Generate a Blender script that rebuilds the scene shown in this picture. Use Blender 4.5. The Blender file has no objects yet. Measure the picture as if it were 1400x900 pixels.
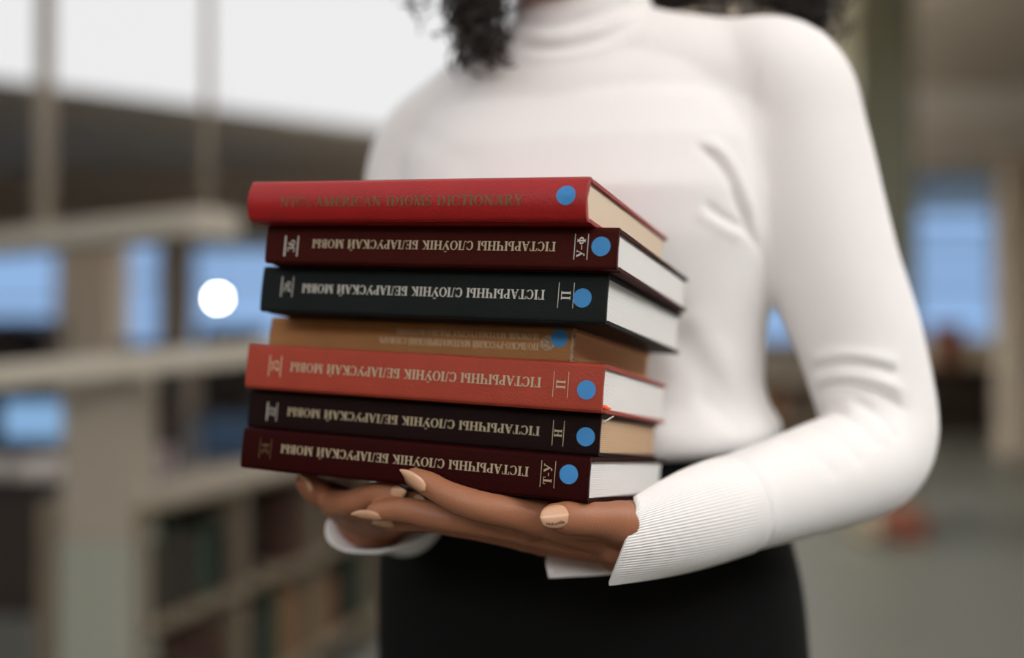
import bpy, bmesh, math, random
from mathutils import Vector, Matrix, noise
from mathutils.bvhtree import BVHTree
sc = bpy.context.scene
COL = sc.collection
PI = math.pi
random.seed(7)

# ------------------------------------------------------------------ camera
F = 1500.0                       # focal length in pixels of the 1400 px wide frame
TH = math.atan(20.0 / F)         # slight upward pitch
CAM = Vector((0, 0, 1.15))
FWD = Vector((0, math.cos(TH), math.sin(TH)))
UPV = Vector((0, -math.sin(TH), math.cos(TH)))
cd = bpy.data.cameras.new('camera')
cam = bpy.data.objects.new('camera', cd)
COL.objects.link(cam)
cam.location = CAM
cam.rotation_euler = (PI / 2 + TH, 0, 0)
cd.sensor_width = 36.0
cd.lens = 36.0 * F / 1400.0
cd.clip_start = 0.05
cd.dof.use_dof = True
cd.dof.focus_distance = 0.652
cd.dof.aperture_fstop = 1.72
sc.camera = cam

# ------------------------------------------------------------------ world, exposure
w = bpy.data.worlds.new('World')
sc.world = w
w.use_nodes = True
w.node_tree.nodes['Background'].inputs['Color'].default_value = (0.36, 0.58, 0.95, 1)
w.node_tree.nodes['Background'].inputs['Strength'].default_value = 1.0
sc.view_settings.view_transform = 'Standard'
sc.view_settings.look = 'None'
sc.view_settings.gamma = 1
sc.view_settings.exposure = 0.0
sc.view_settings.use_curve_mapping = False
sc.cycles.use_denoising = True
sc.cycles.max_bounces = 6
sc.cycles.sample_clamp_indirect = 4

LUM_UP = 3.8
LAMP_UP = 9.0
FAR_BOOST = 8.0                        # upward boost of the two lamps added to brighten the far hall
LUMINOUS = 0.84                  # the luminous ceiling over the hall
LAMP = 12.6                       # unseen lamps over the aisle where the photographer stands

# ------------------------------------------------------------------ helpers
def camv(x, y, z):               # camera-frame vector (right, down, forward) -> world direction
    return Vector((x, 0, 0)) + FWD * z - UPV * y

def P(px, py, d):                # point seen at pixel (px, py) at depth d
    return CAM + camv((px - 700) / F * d, (py - 450) / F * d, d)

def srgb(r, g, b):
    def c(v):
        v /= 255.0
        return v / 12.92 if v <= 0.04045 else ((v + 0.055) / 1.055) ** 2.4
    return (c(r), c(g), c(b), 1)

def mat(name, col, rough=0.6, spec=0.5, bump=0, bscale=200, var=0.0, vscale=30, sheen=0, coat=0, sss=0, emit=None, estr=0, metal=0):
    m = bpy.data.materials.new(name)
    m.use_nodes = True
    nt = m.node_tree
    b = nt.nodes['Principled BSDF']
    b.inputs['Base Color'].default_value = col
    b.inputs['Roughness'].default_value = rough
    b.inputs['Specular IOR Level'].default_value = spec
    b.inputs['Metallic'].default_value = metal
    if sheen: b.inputs['Sheen Weight'].default_value = sheen
    if coat: b.inputs['Coat Weight'].default_value = coat
    if sss:
        b.inputs['Subsurface Weight'].default_value = sss
        b.inputs['Subsurface Radius'].default_value = (0.008, 0.003, 0.0015)
        b.inputs['Subsurface Scale'].default_value = 0.5
    if emit:
        b.inputs['Emission Color'].default_value = emit
        b.inputs['Emission Strength'].default_value = estr
    tc = nt.nodes.new('ShaderNodeTexCoord')
    if var:
        n = nt.nodes.new('ShaderNodeTexNoise'); n.inputs['Scale'].default_value = vscale; n.inputs['Detail'].default_value = 4
        nt.links.new(tc.outputs['Object'], n.inputs['Vector'])
        mx = nt.nodes.new('ShaderNodeMix'); mx.data_type = 'RGBA'; mx.blend_type = 'MULTIPLY'
        mx.inputs[0].default_value = 1
        r = nt.nodes.new('ShaderNodeValToRGB')
        r.color_ramp.elements[0].position = 0.3; r.color_ramp.elements[0].color = (1 - var, 1 - var, 1 - var, 1)
        r.color_ramp.elements[1].position = 0.7; r.color_ramp.elements[1].color = (1, 1, 1, 1)
        nt.links.new(n.outputs['Fac'], r.inputs['Fac'])
        mx.inputs[6].default_value = col
        nt.links.new(r.outputs['Color'], mx.inputs[7])
        nt.links.new(mx.outputs[2], b.inputs['Base Color'])
    if bump:
        n2 = nt.nodes.new('ShaderNodeTexNoise'); n2.inputs['Scale'].default_value = bscale; n2.inputs['Detail'].default_value = 3
        nt.links.new(tc.outputs['Object'], n2.inputs['Vector'])
        bp = nt.nodes.new('ShaderNodeBump'); bp.inputs['Strength'].default_value = bump; bp.inputs['Distance'].default_value = 0.001
        nt.links.new(n2.outputs['Fac'], bp.inputs['Height'])
        nt.links.new(bp.outputs['Normal'], b.inputs['Normal'])
    return m

def stripes(name, col, dark, scale, axis='Z', rough=0.85, dist=1.5):   # sheets of paper seen edge on / fine knit ribs
    m = mat(name, col, rough, 0.2)
    nt = m.node_tree; b = nt.nodes['Principled BSDF']
    tc = nt.nodes.new('ShaderNodeTexCoord')
    wv = nt.nodes.new('ShaderNodeTexWave'); wv.bands_direction = axis
    wv.inputs['Scale'].default_value = scale; wv.inputs['Distortion'].default_value = dist
    wv.inputs['Detail'].default_value = 3; wv.inputs['Detail Scale'].default_value = 0.6
    nt.links.new(tc.outputs['Object'], wv.inputs['Vector'])
    mp = nt.nodes.new('ShaderNodeMapping'); mp.inputs['Scale'].default_value = (14, 14, 2600) if axis == 'Z' else (1, 1, 1)
    nz = nt.nodes.new('ShaderNodeTexNoise'); nz.inputs['Scale'].default_value = 1; nz.inputs['Detail'].default_value = 2
    nt.links.new(tc.outputs['Object'], mp.inputs['Vector']); nt.links.new(mp.outputs['Vector'], nz.inputs['Vector'])
    ad = nt.nodes.new('ShaderNodeMath'); ad.operation = 'MULTIPLY'
    nt.links.new(wv.outputs['Fac'], ad.inputs[0]); nt.links.new(nz.outputs['Fac'], ad.inputs[1])
    r = nt.nodes.new('ShaderNodeValToRGB')
    r.color_ramp.elements[0].color = dark; r.color_ramp.elements[1].color = col
    r.color_ramp.elements[0].position = 0.0; r.color_ramp.elements[1].position = 0.45
    nt.links.new(ad.outputs[0], r.inputs['Fac'])
    nt.links.new(r.outputs['Color'], b.inputs['Base Color'])
    return m

def obj(name, bm, m, parent=None, smooth=False):
    me = bpy.data.meshes.new(name)
    bmesh.ops.recalc_face_normals(bm, faces=bm.faces)
    bm.to_mesh(me); bm.free()
    return link(name, me, m, parent, smooth)

def link(name, me, m, parent=None, smooth=False):
    o = bpy.data.objects.new(name, me); COL.objects.link(o)
    for mm in (m if isinstance(m, (list, tuple)) else [m]):
        me.materials.append(mm)
    if smooth:
        me.polygons.foreach_set('use_smooth', [True] * len(me.polygons))
    if parent: o.parent = parent
    return o

def tag(o, label=None, cat=None, group=None, kind=None):
    if label: o['label'] = label
    if cat: o['category'] = cat
    if group: o['group'] = group
    if kind: o['kind'] = kind
    return o

def empty(name, loc=(0, 0, 0), rz=0, label=None, cat=None, group=None):
    o = bpy.data.objects.new(name, None); COL.objects.link(o)
    o.location = loc; o.rotation_euler = (0, 0, rz); o.empty_display_size = 0.1
    return tag(o, label, cat, group)

def box(bm, x0, x1, y0, y1, z0, z1, bev=0.0, mi=0, M=None):
    r = bmesh.ops.create_cube(bm, size=1)
    vs = r['verts']
    for v in vs:
        v.co = Vector(((x0 + x1) / 2 + v.co.x * (x1 - x0), (y0 + y1) / 2 + v.co.y * (y1 - y0), (z0 + z1) / 2 + v.co.z * (z1 - z0)))
    fs = set(f for v in vs for f in v.link_faces)
    if bev:
        es = list(set(e for v in vs for e in v.link_edges))
        rr = bmesh.ops.bevel(bm, geom=es, offset=bev, segments=2, affect='EDGES', profile=0.5)
        fs = set(f for f in fs if f.is_valid) | set(rr['faces'])
    for f in fs: f.material_index = mi
    if M:
        for v in set(v for f in fs for v in f.verts): v.co = M @ v.co
    return fs

def catmull(pts, n):
    """pts: list of tuples of floats/vectors flattened; returns smooth samples."""
    out = []
    k = len(pts)
    for i in range(k - 1):
        p0 = pts[max(i - 1, 0)]; p1 = pts[i]; p2 = pts[i + 1]; p3 = pts[min(i + 2, k - 1)]
        for j in range(n):
            t = j / n
            out.append([0.5 * (2 * b + (c - a) * t + (2 * a - 5 * b + 4 * c - d) * t * t + (3 * b - a - 3 * c + d) * t ** 3) for a, b, c, d in zip(p0, p1, p2, p3)])
    out.append(list(pts[-1]))
    return out

def tube(bm, pts, n=20, sub=6, caps=True):
    """pts: [(Vector, radius)], smooth tapered tube with round ends."""
    s = catmull([(p.x, p.y, p.z, r) for p, r in pts], sub)
    c = [Vector(q[:3]) for q in s]; R = [q[3] for q in s]
    if caps:
        d0 = (c[0] - c[1]).normalized(); d1 = (c[-1] - c[-2]).normalized()
        pre = [(c[0] + d0 * R[0] * math.sin(a), R[0] * math.cos(a)) for a in (1.45, 1.2, 0.9, 0.6, 0.3)]
        post = [(c[-1] + d1 * R[-1] * math.sin(a), R[-1] * math.cos(a)) for a in (0.3, 0.6, 0.9, 1.2, 1.45)]
        c = [p for p, _ in pre] + c + [p for p, _ in post]
        R = [r for _, r in pre] + R + [r for _, r in post]
    rings = []
    t = (c[1] - c[0]).normalized()
    u = t.orthogonal().normalized()
    for i in range(len(c)):
        t = (c[min(i + 1, len(c) - 1)] - c[max(i - 1, 0)]).normalized()
        u = (u - t * u.dot(t)).normalized(); v = t.cross(u)
        rings.append([bm.verts.new(c[i] + (u * math.cos(2 * PI * k / n) + v * math.sin(2 * PI * k / n)) * R[i]) for k in range(n)])
    skin(bm, rings, True)

def skin(bm, rings, caps=False, closed=True, mi=0):
    n = len(rings[0])
    for a, b in zip(rings, rings[1:]):
        for k in range(n if closed else n - 1):
            f = bm.faces.new((a[k], a[(k + 1) % n], b[(k + 1) % n], b[k])); f.material_index = mi
    if caps:
        bm.faces.new(rings[0][::-1]); bm.faces.new(rings[-1])

def ell(bm, c, rx, ry, rz, M=None, seg=24):
    r = bmesh.ops.create_uvsphere(bm, u_segments=seg, v_segments=seg // 2, radius=1)
    for v in r['verts']:
        q = Vector((v.co.x * rx, v.co.y * ry, v.co.z * rz))
        v.co = c + (M @ q if M else q)

def fused(bm, voxel, smooth=6, fac=0.5):
    """union of overlapping closed solids as one continuous surface; returns a mesh"""
    bmesh.ops.recalc_face_normals(bm, faces=bm.faces)
    me = bpy.data.meshes.new('fuse'); bm.to_mesh(me); bm.free()
    o = bpy.data.objects.new('fuse', me); COL.objects.link(o)
    m = o.modifiers.new('r', 'REMESH'); m.mode = 'VOXEL'; m.voxel_size = voxel
    if smooth:
        s = o.modifiers.new('s', 'SMOOTH'); s.iterations = smooth; s.factor = fac
    bpy.context.view_layer.update()
    dg = bpy.context.evaluated_depsgraph_get()
    out = bpy.data.meshes.new_from_object(o.evaluated_get(dg))
    bpy.data.objects.remove(o); bpy.data.meshes.remove(me)
    return out

def extrude_profile(bm, prof, x0, x1, mi=0):
    """closed (y, z) outline extruded along x"""
    a = [bm.verts.new((x0, y, z)) for y, z in prof]
    b = [bm.verts.new((x1, y, z)) for y, z in prof]
    n = len(prof); fs = []
    for k in range(n):
        fs.append(bm.faces.new((a[k], a[(k + 1) % n], b[(k + 1) % n], b[k])))
    fs.append(bm.faces.new(a[::-1])); fs.append(bm.faces.new(b))
    for f in fs: f.material_index = mi
    return fs

# ------------------------------------------------------------------ materials of the setting
M_FLOOR = mat('floor_lino', srgb(80, 81, 74), 0.45, 0.4, var=0.12, vscale=3)
M_CEIL = mat('ceiling_paint', srgb(198, 186, 170), 0.9, 0.2, var=0.05, vscale=2)
M_WALL = mat('wall_paint', srgb(160, 150, 138), 0.9, 0.2, var=0.06, vscale=2)
M_PILLAR = mat('pillar_paint', srgb(158, 148, 134), 0.8, 0.3, var=0.05, vscale=5)
M_PALE = mat('pale_plaster', srgb(232, 226, 220), 0.9, 0.2, var=0.04, vscale=3)
M_DADO = mat('pillar_dado', srgb(150, 152, 139), 0.6, 0.4, var=0.05, vscale=5)
M_GREEN = mat('column_green_grey', srgb(100, 102, 88), 0.8, 0.3, var=0.06, vscale=4)
M_METAL = mat('painted_metal', srgb(186, 178, 164), 0.5, 0.4, var=0.04, vscale=8)
M_DARK = mat('dark_wood', srgb(52, 42, 36), 0.6, 0.4, var=0.25, vscale=12)
M_SHELF = mat('shelf_board', srgb(124, 112, 94), 0.6, 0.4, var=0.12, vscale=12)
M_CREAM = mat('cream_card', srgb(188, 176, 150), 0.8, 0.2, var=0.08, vscale=10)
M_BLIND = mat('blind_slats', srgb(206, 204, 200), 0.7, 0.3)
M_FRAME = mat('window_frame', srgb(120, 116, 106), 0.6, 0.4)
M_LUM = mat('luminous_diffuser', (0.12, 0.12, 0.12, 1), 0.9, 0.1, emit=(0.99, 0.99, 1.0, 1), estr=LUMINOUS)
M_LAMP = mat('lamp_diffuser', (0.8, 0.8, 0.8, 1), 0.9, 0.1, emit=(0.955, 0.975, 1.0, 1), estr=LAMP)
M_LUMUP = mat('added_raft_upglow', (0.8, 0.8, 0.8, 1), 0.9, 0.1, emit=(1.0, 0.95, 0.89, 1), estr=LUM_UP)
M_LAMPUP = mat('lamp_upper', (0.8, 0.8, 0.8, 1), 0.9, 0.1, emit=(1.0, 0.95, 0.89, 1), estr=LAMP_UP)
M_BULB = mat('bulb', (1, 1, 1, 1), 0.5, 0.3, emit=(1, 0.99, 0.96, 1), estr=40)
M_SCREEN = mat('screen', srgb(30, 40, 50), 0.2, 0.5, emit=srgb(150, 195, 240), estr=0.75)
M_DIMSCR = mat('dim_screen', srgb(30, 40, 50), 0.2, 0.5, emit=srgb(100, 130, 165), estr=0.14)
M_PAPER = mat('paper', srgb(214, 206, 200), 0.9, 0.2, var=0.1, vscale=20)
nt = M_BLIND.node_tree                  # thin slats let daylight through
tr = nt.nodes.new('ShaderNodeBsdfTranslucent'); tr.inputs['Color'].default_value = srgb(225, 215, 200)
mxs = nt.nodes.new('ShaderNodeMixShader'); mxs.inputs[0].default_value = 0.85
nt.links.new(nt.nodes['Principled BSDF'].outputs[0], mxs.inputs[1]); nt.links.new(tr.outputs[0], mxs.inputs[2])
nt.links.new(mxs.outputs[0], nt.nodes['Material Output'].inputs['Surface'])
gl = bpy.data.materials.new('glass'); gl.use_nodes = True
gb = gl.node_tree.nodes['Principled BSDF']
gb.inputs['Transmission Weight'].default_value = 1; gb.inputs['Roughness'].default_value = 0; gb.inputs['IOR'].default_value = 1.03
M_GLASS = gl

# ------------------------------------------------------------------ the setting
ZC = 3.95
ZP = 3.3                         # height of the hanging luminous panel
XL, XR, YB, YF = -11.0, 11.0, 18.0, -5.0
def struct(name, bm, m, parent=None):
    o = obj(name, bm, m, parent)
    if not parent: o['kind'] = 'structure'
    return o

bm = bmesh.new(); box(bm, XL, XR, YF, YB, -0.1, 0); struct('floor', bm, M_FLOOR)
bm = bmesh.new(); box(bm, XL - .2, XR + .2, YF - .2, YB + .2, ZC, ZC + .15); struct('ceiling', bm, M_CEIL)
bm = bmesh.new(); box(bm, XL - .2, XL, YF - .2, YB + .2, 0, ZC); struct('wall_left', bm, M_WALL)
bm = bmesh.new(); box(bm, XR, XR + .2, YF - .2, YB + .2, 0, ZC); struct('wall_right', bm, M_WALL)
bm = bmesh.new(); box(bm, XL, XR, YF - .2, YF, 0, ZC); struct('wall_front', bm, M_WALL)

def wx(px, d=YB): return (px - 700) / F * d
def wz(py, d=YB): return P(700, py, d).z
# window openings in the back wall: (px0, px1, py_head, py_sill, blind depth fraction)
WINS = [(-210, -70, 325, 560, 0.0), (-40, 76, 325, 560, 0.0), (158, 216, 322, 492, 0.0), (258, 420, 325, 492, 0.05),
        (1000, 1128, 250, 470, 0.1), (1254, 1368, 222, 468, 0.27)]
bm = bmesh.new()
edge = XL
for (a, b, t, s, bl) in WINS:
    x0, x1, z0, z1 = wx(a), wx(b), wz(s), wz(t)
    box(bm, edge, x0, YB, YB + .3, 0, ZC)
    box(bm, x0, x1, YB, YB + .3, 0, z0); box(bm, x0, x1, YB, YB + .3, z1, ZC)
    edge = x1
box(bm, edge, XR, YB, YB + .3, 0, ZC)
struct('wall_back', bm, M_WALL)
for i, (a, b, t, s, bl) in enumerate(WINS):
    x0, x1, z0, z1 = wx(a), wx(b), wz(s), wz(t)
    root = empty('window_%d' % (i + 1), ((x0 + x1) / 2, YB + .15, z0)); root['kind'] = 'structure'
    hw = (x1 - x0) / 2; h = z1 - z0
    bm = bmesh.new()
    for (q0, q1, r0, r1) in ((-hw, -hw + .06, 0, h), (hw - .06, hw, 0, h), (-hw, hw, 0, .06), (-hw, hw, h - .06, h), (-hw, hw, h * .62, h * .62 + .04)):
        box(bm, q0, q1, -.03, .03, r0, r1)
    obj('window_frame', bm, M_FRAME, root)
    bm = bmesh.new(); box(bm, -hw + .05, hw - .05, -.004, .004, .05, h - .05); obj('window_pane', bm, M_GLASS, root)
    bm = bmesh.new(); box(bm, -hw, hw, -.2, .02, -.04, 0, .008); obj('window_sill', bm, M_PILLAR, root)
    if bl:
        bm = bmesh.new()
        n = max(4, int(bl * h / 0.05))
        for k in range(n):
            z = h - .05 - k * 0.05
            box(bm, -hw + .03, hw - .03, -.09, -.045, z - .014, z - .008)
            box(bm, -hw + .03, hw - .03, -.05, -.044, z - .046, z - .008)
        box(bm, -hw + .03, hw - .03, -.1, -.04, h - .05, h)
        obj('venetian_blind', bm, M_BLIND, root)
    bm = bmesh.new()
    if i == 5:
        for zz in (.48, .3):
            box(bm, -hw + .05, hw - .05, -.03, .03, h * zz, h * zz + .06)
        obj('glazing_bar', bm, M_FRAME, root)
    else: bm.free()

# luminous raft hung under the ceiling of the reading hall: it glows downwards; the upward glow is added to lighten the ceiling
def on_plane(px, py, z):
    d = camv((px - 700) / F, (py - 450) / F, 1); t = (z - CAM.z) / d.z
    q = CAM + d * t; return (q.x, q.y)
e0, e1 = on_plane(0, 108, ZP), on_plane(480, 172, ZP)
ux, uy = e1[0] - e0[0], e1[1] - e0[1]
poly = [(e0[0] - ux * 2.0, e0[1] - uy * 2.0), (e1[0] + ux * (0.25 - e1[0]) / ux, e1[1] + uy * (0.25 - e1[0]) / ux), (0.25, -3.5), (e0[0] - ux * 2.0, -3.5)]
root = empty('luminous_raft', (-4, 4, ZP), 0, 'huge glowing white light panel hanging under the ceiling behind the woman', 'ceiling light')
def slab(pl, z0, z1):
    bm = bmesh.new(); n = len(pl)
    lo = [bm.verts.new((x + 4, y - 4, z0)) for x, y in pl]; hi = [bm.verts.new((x + 4, y - 4, z1)) for x, y in pl]
    bm.faces.new(lo); bm.faces.new(hi[::-1])
    for k in range(n): bm.faces.new((lo[k], lo[(k + 1) % n], hi[(k + 1) % n], hi[k]))
    return bm
obj('diffuser', slab(poly, 0, .04), M_LUM, root)
obj('added_upglow', slab(poly, .045, .06), M_LUMUP, root)
for (x, y) in ((-5.5, 7), (-1.5, 7), (-5.5, 0), (-1.5, 0), (-1.2, 10.5)):
    bm = bmesh.new(); tube(bm, [(Vector((x + 4, y - 4, .05)), .008), (Vector((x + 4, y - 4, ZC - ZP)), .008)], 8, 2, False); obj('suspension_rod', bm, M_FRAME, root, True)

# unseen lamps put in for light: over the aisle, behind the photographer, behind the woman
M_ADDFAR = mat('added_far_lamp', (0.8, 0.8, 0.8, 1), 0.9, 0.1, emit=(1.0, 0.97, 0.93, 1), estr=LAMP * 4)  # for the two unseen lamps added to brighten the far hall
M_ADDFARUP = mat('added_far_upglow', (0.8, 0.8, 0.8, 1), 0.9, 0.1, emit=(1.0, 0.95, 0.88, 1), estr=LAMP_UP * FAR_BOOST)
def add_unseen_lamp(x, y, z, w_, l_, label, dn=None, up=None):
    root = empty('unseen_lamp', (x, y, z), 0, label, 'ceiling light', 'unseen lamps hung for light')
    bm = bmesh.new()
    for (a, b, c, d) in ((-w_, w_, -l_, -l_ + .05), (-w_, w_, l_ - .05, l_), (-w_, -w_ + .05, -l_ + .05, l_ - .05), (w_ - .05, w_, -l_ + .05, l_ - .05)):
        box(bm, a, b, c, d, -.01, .05, .004)
    obj('lamp_frame', bm, M_FRAME, root)
    bm = bmesh.new(); box(bm, -w_ + .05, w_ - .05, -l_ + .05, l_ - .05, .0, .015); obj('lamp_diffuser', bm, dn or M_LAMP, root)
    bm = bmesh.new(); box(bm, -w_ + .05, w_ - .05, -l_ + .05, l_ - .05, .02, .035); obj('added_upglow', bm, up or M_LAMPUP, root)  # upward glow added to light the ceiling
    for sx in (-1, 1):
        bm = bmesh.new(); tube(bm, [(Vector((sx * w_ * .8, 0, .03)), .006), (Vector((sx * w_ * .8, 0, ZC - z)), .006)], 8, 2, False); obj('suspension_rod', bm, M_FRAME, root, True)
add_unseen_lamp(2.6, -0.9, 3.2, .6, 1.6, 'unseen white lamp hung over the aisle beside the photographer')
add_unseen_lamp(3.6, 3.4, 3.2, .6, 1.4, 'unseen white lamp hung over the aisle ahead of the photographer')
add_unseen_lamp(-1.0, -4.0, 3.2, 1.9, .8, 'unseen white lamp hung near the front wall')
add_unseen_lamp(.66, 8.1, 3.2, .36, .9, 'white lamp hung in the hall behind the woman\'s shoulder', M_ADDFAR, M_ADDFARUP)  # added to brighten the hall, hidden behind her
add_unseen_lamp(.6, 12.5, 3.2, .5, .9, 'white lamp hung far back in the hall behind the woman\'s chest', M_ADDFAR, M_ADDFARUP)  # added to lift the far wall and ceiling, hidden behind her

# pillars
def pillar(name, px0, px1, d, z1, mats, dado=None, depth=None):
    x0, x1 = wx(px0, d), wx(px1, d)
    root = empty(name, ((x0 + x1) / 2, d, 0)); root['kind'] = 'structure'
    hw = (x1 - x0) / 2; dp = depth or 2 * hw
    bm = bmesh.new(); box(bm, -hw, hw, 0, dp, dado or 0, z1, .01); obj('shaft', bm, mats[0], root)
    if dado:
        bm = bmesh.new(); box(bm, -hw - .003, hw + .003, -.003, dp + .003, 0, dado, .01); obj('dado', bm, mats[1], root)
    bm = bmesh.new(); box(bm, -hw - .02, hw + .02, -.02, dp + .02, 0, .08, .006); obj('plinth', bm, mats[-1], root)
    return root
pillar('pillar', 83, 181, 2.75, wz(508, 2.75), (M_PILLAR, M_DADO), wz(742, 2.75), .2)
pillar('pillar', 76, 156, 11.5, wz(310, 11.5), (M_WALL, M_WALL), None, .5)
pillar('pillar', 1172, 1254, 7.0, ZC, (M_GREEN, M_GREEN), None, .4)
pillar('pillar', 1384, 1460, 11, wz(215, 11), (M_PILLAR, M_PILLAR), None, .4)
# ceiling beam on the aisle side
bm = bmesh.new(); box(bm, 2.2, XR, 7.0, 7.5, ZC - .32, ZC); struct('beam', bm, M_WALL)
# pale bulkhead over the aisle windows
bm = bmesh.new(); box(bm, wx(1252, 12), XR, 12.0, 12.3, wz(228, 12), ZC, .01); struct('trim_1', bm, M_PALE)

# ------------------------------------------------------------------ hall furniture, from the back of the hall forwards
def bar(bm, a, b, w_, h_):
    d = b - a; L = d.length
    q = d.to_track_quat('X', 'Z').to_matrix().to_4x4()
    box(bm, 0, L, -w_ / 2, w_ / 2, -h_ / 2, h_ / 2, min(w_, h_) * .12, M=Matrix.Translation(a) @ q)

# handrail in front of the shelves
a, b = P(-160, 529, 2.35), P(650, 455, 3.3)
root = empty('handrail', ((a + b) / 2).xy.to_3d(), 0, 'long pale handrail crossing in front of the pillar and the low bookcase', 'railing')
o0 = root.location
bm = bmesh.new(); bar(bm, a - o0, b - o0, .07, .056); obj('rail_bar', bm, M_METAL, root)
for t in (.03, .97):
    q = a.lerp(b, t) - o0
    bm = bmesh.new(); tube(bm, [(Vector((q.x, q.y, 0)), .02), (Vector((q.x, q.y, q.z)), .02)], 12, 2); obj('rail_post', bm, M_METAL, root, True)

# suspended linear fixture (off)
a, b = P(-130, 347, 4.7), P(296, 306, 3.05)
root = empty('suspended_fixture', (a + b) / 2, 0, 'long pale ceiling-hung linear lamp, unlit, on two rods in front of the windows', 'pendant lamp')
o0 = root.location
bm = bmesh.new(); bar(bm, a - o0, b - o0, .16, .075); obj('lamp_housing', bm, M_METAL, root)
for px, r in ((60, .03), (283, .012)):
    t = (px + 130) / 426.0
    # point of the bar seen at px
    q = min((a.lerp(b, k / 200) for k in range(201)), key=lambda v: abs((v.x) / v.y * F + 700 - px)) - o0
    bm = bmesh.new(); tube(bm, [(q, r), (Vector((q.x, q.y, ZP - .03 - o0.z)), r)], 12, 3, False); obj('suspension_rod', bm, M_PILLAR, root, True)
    bm = bmesh.new(); tube(bm, [(Vector((q.x, q.y, ZP - .045 - o0.z)), .05), (Vector((q.x, q.y, ZP - .002 - o0.z)), .05)], 16, 2, False); obj('ceiling_rose', bm, M_FRAME, root, True)

# bright bulb in front of the far window, hung on a cord
q = P(298, 408, 9.0)
root = empty('hanging_bulb', q, 0, 'small glaring white bulb hanging before the blue window', 'lamp')
bm = bmesh.new(); ell(bm, Vector((0, 0, 0)), .036, .036, .036); obj('glass_bulb', bm, M_BULB, root, True)
bm = bmesh.new(); tube(bm, [(Vector((0, 0, .033)), .012), (Vector((0, 0, .07)), .01)], 12, 2); obj('socket', bm, M_DARK, root, True)
bm = bmesh.new(); tube(bm, [(Vector((0, 0, .07)), .003), (Vector((0, 0, ZP - q.z - .004)), .003)], 6, 2); obj('cord', bm, M_DARK, root, True)

# book shape for the shelves: cover wrapped round a recessed page block, standing on its tail, spine towards -y
def shelf_book_mesh(name, cov, pg):
    bm = bmesh.new()
    t, dp, h = 1.0, 1.0, 1.0
    out = [(-.5, .08), (-.35, .0), (.35, .0), (.5, .08), (.5, 1), (.40, 1), (.40, .10), (-.40, .10), (-.40, 1), (-.5, 1)]
    lo = [bm.verts.new((x, y, 0)) for x, y in out]; hi = [bm.verts.new((x, y, 1)) for x, y in out]
    k = len(out)
    for i in range(k): bm.faces.new((lo[i], lo[(i + 1) % k], hi[(i + 1) % k], hi[i]))
    bm.faces.new(lo[::-1]); bm.faces.new(hi)
    box(bm, -.40, .40, .10, .97, .02, .98, mi=1)
    bmesh.ops.recalc_face_normals(bm, faces=bm.faces)
    me = bpy.data.meshes.new(name); bm.to_mesh(me); bm.free()
    me.materials.append(cov); me.materials.append(pg)
    return me
M_PG = mat('old_pages', srgb(176, 160, 132), 0.9, 0.2)
SB = {}
for nm, c in (('brown', (70, 48, 40)), ('black', (34, 30, 30)), ('cream', (170, 158, 130)), ('green', (52, 66, 54)), ('plum', (64, 44, 46)), ('slate', (84, 94, 104)), ('tan', (128, 98, 70))):
    SB[nm] = shelf_book_mesh('shelf_book_' + nm, mat('book_cloth_' + nm, srgb(*c), .7, .3, var=.1, vscale=8), M_PG)
NAMEW = {'brown': 'dark brown', 'black': 'black', 'cream': 'cream', 'green': 'dark green', 'plum': 'plum-brown', 'slate': 'slate blue', 'tan': 'tan'}

def put_book(kind, M, t, dp, h, where, group):
    o = bpy.data.objects.new('shelf_book', SB[kind]); COL.objects.link(o)
    o.matrix_world = M @ Matrix.Diagonal((t, dp, h, 1))
    tag(o, NAMEW[kind] + ' book standing ' + where, 'book', group)
    return o

def bookcase(loc, rz, width, depth, levels, bays, label, mats, back=True, top=True):
    root = empty('bookcase', loc, rz, label, 'bookcase')
    H = levels[-1]
    for i in range(bays + 1):
        x = width * i / bays
        bm = bmesh.new(); box(bm, x - .015, x + .015, 0, depth, 0, H - .012, .003); obj('upright_panel', bm, mats[0], root)
    for z in levels:
        bm = bmesh.new(); box(bm, -.015 if z == H else .0, width + (.015 if z == H else 0), -.012 if z == H else .004, depth, z - .025, z, .004); obj('shelf', bm, mats[1], root)
    if back:
        bm = bmesh.new(); box(bm, 0, width, depth - .012, depth, 0, H - .03); obj('back_panel', bm, mats[2], root)
    return root

def fill(loc, rz, width, depth, levels, bays, where, group, kinds, hmax, gaps=0.12, seed=1):
    rnd = random.Random(seed)
    M0 = Matrix.Translation(loc) @ Matrix.Rotation(rz, 4, 'Z')
    for li, z in enumerate(levels[:-1]):
        for i in range(bays):
            x = width * i / bays + .02; xe = width * (i + 1) / bays - .02
            k = rnd.choice(kinds)
            while x < xe - .02:
                t = rnd.uniform(.022, .05)
                if x + t > xe: break
                if rnd.random() < .35: k = rnd.choice(kinds)
                h = min(hmax, rnd.uniform(.74, 1.0) * hmax); dp = rnd.uniform(.62, .82) * depth
                if rnd.random() > gaps:
                    put_book(k, M0 @ Matrix.Translation((x + t / 2, .03 + rnd.uniform(0, .015), z + .0005)), t * .97, dp, h, where[li], group[li])
                else: x += .05
                x += t

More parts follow.
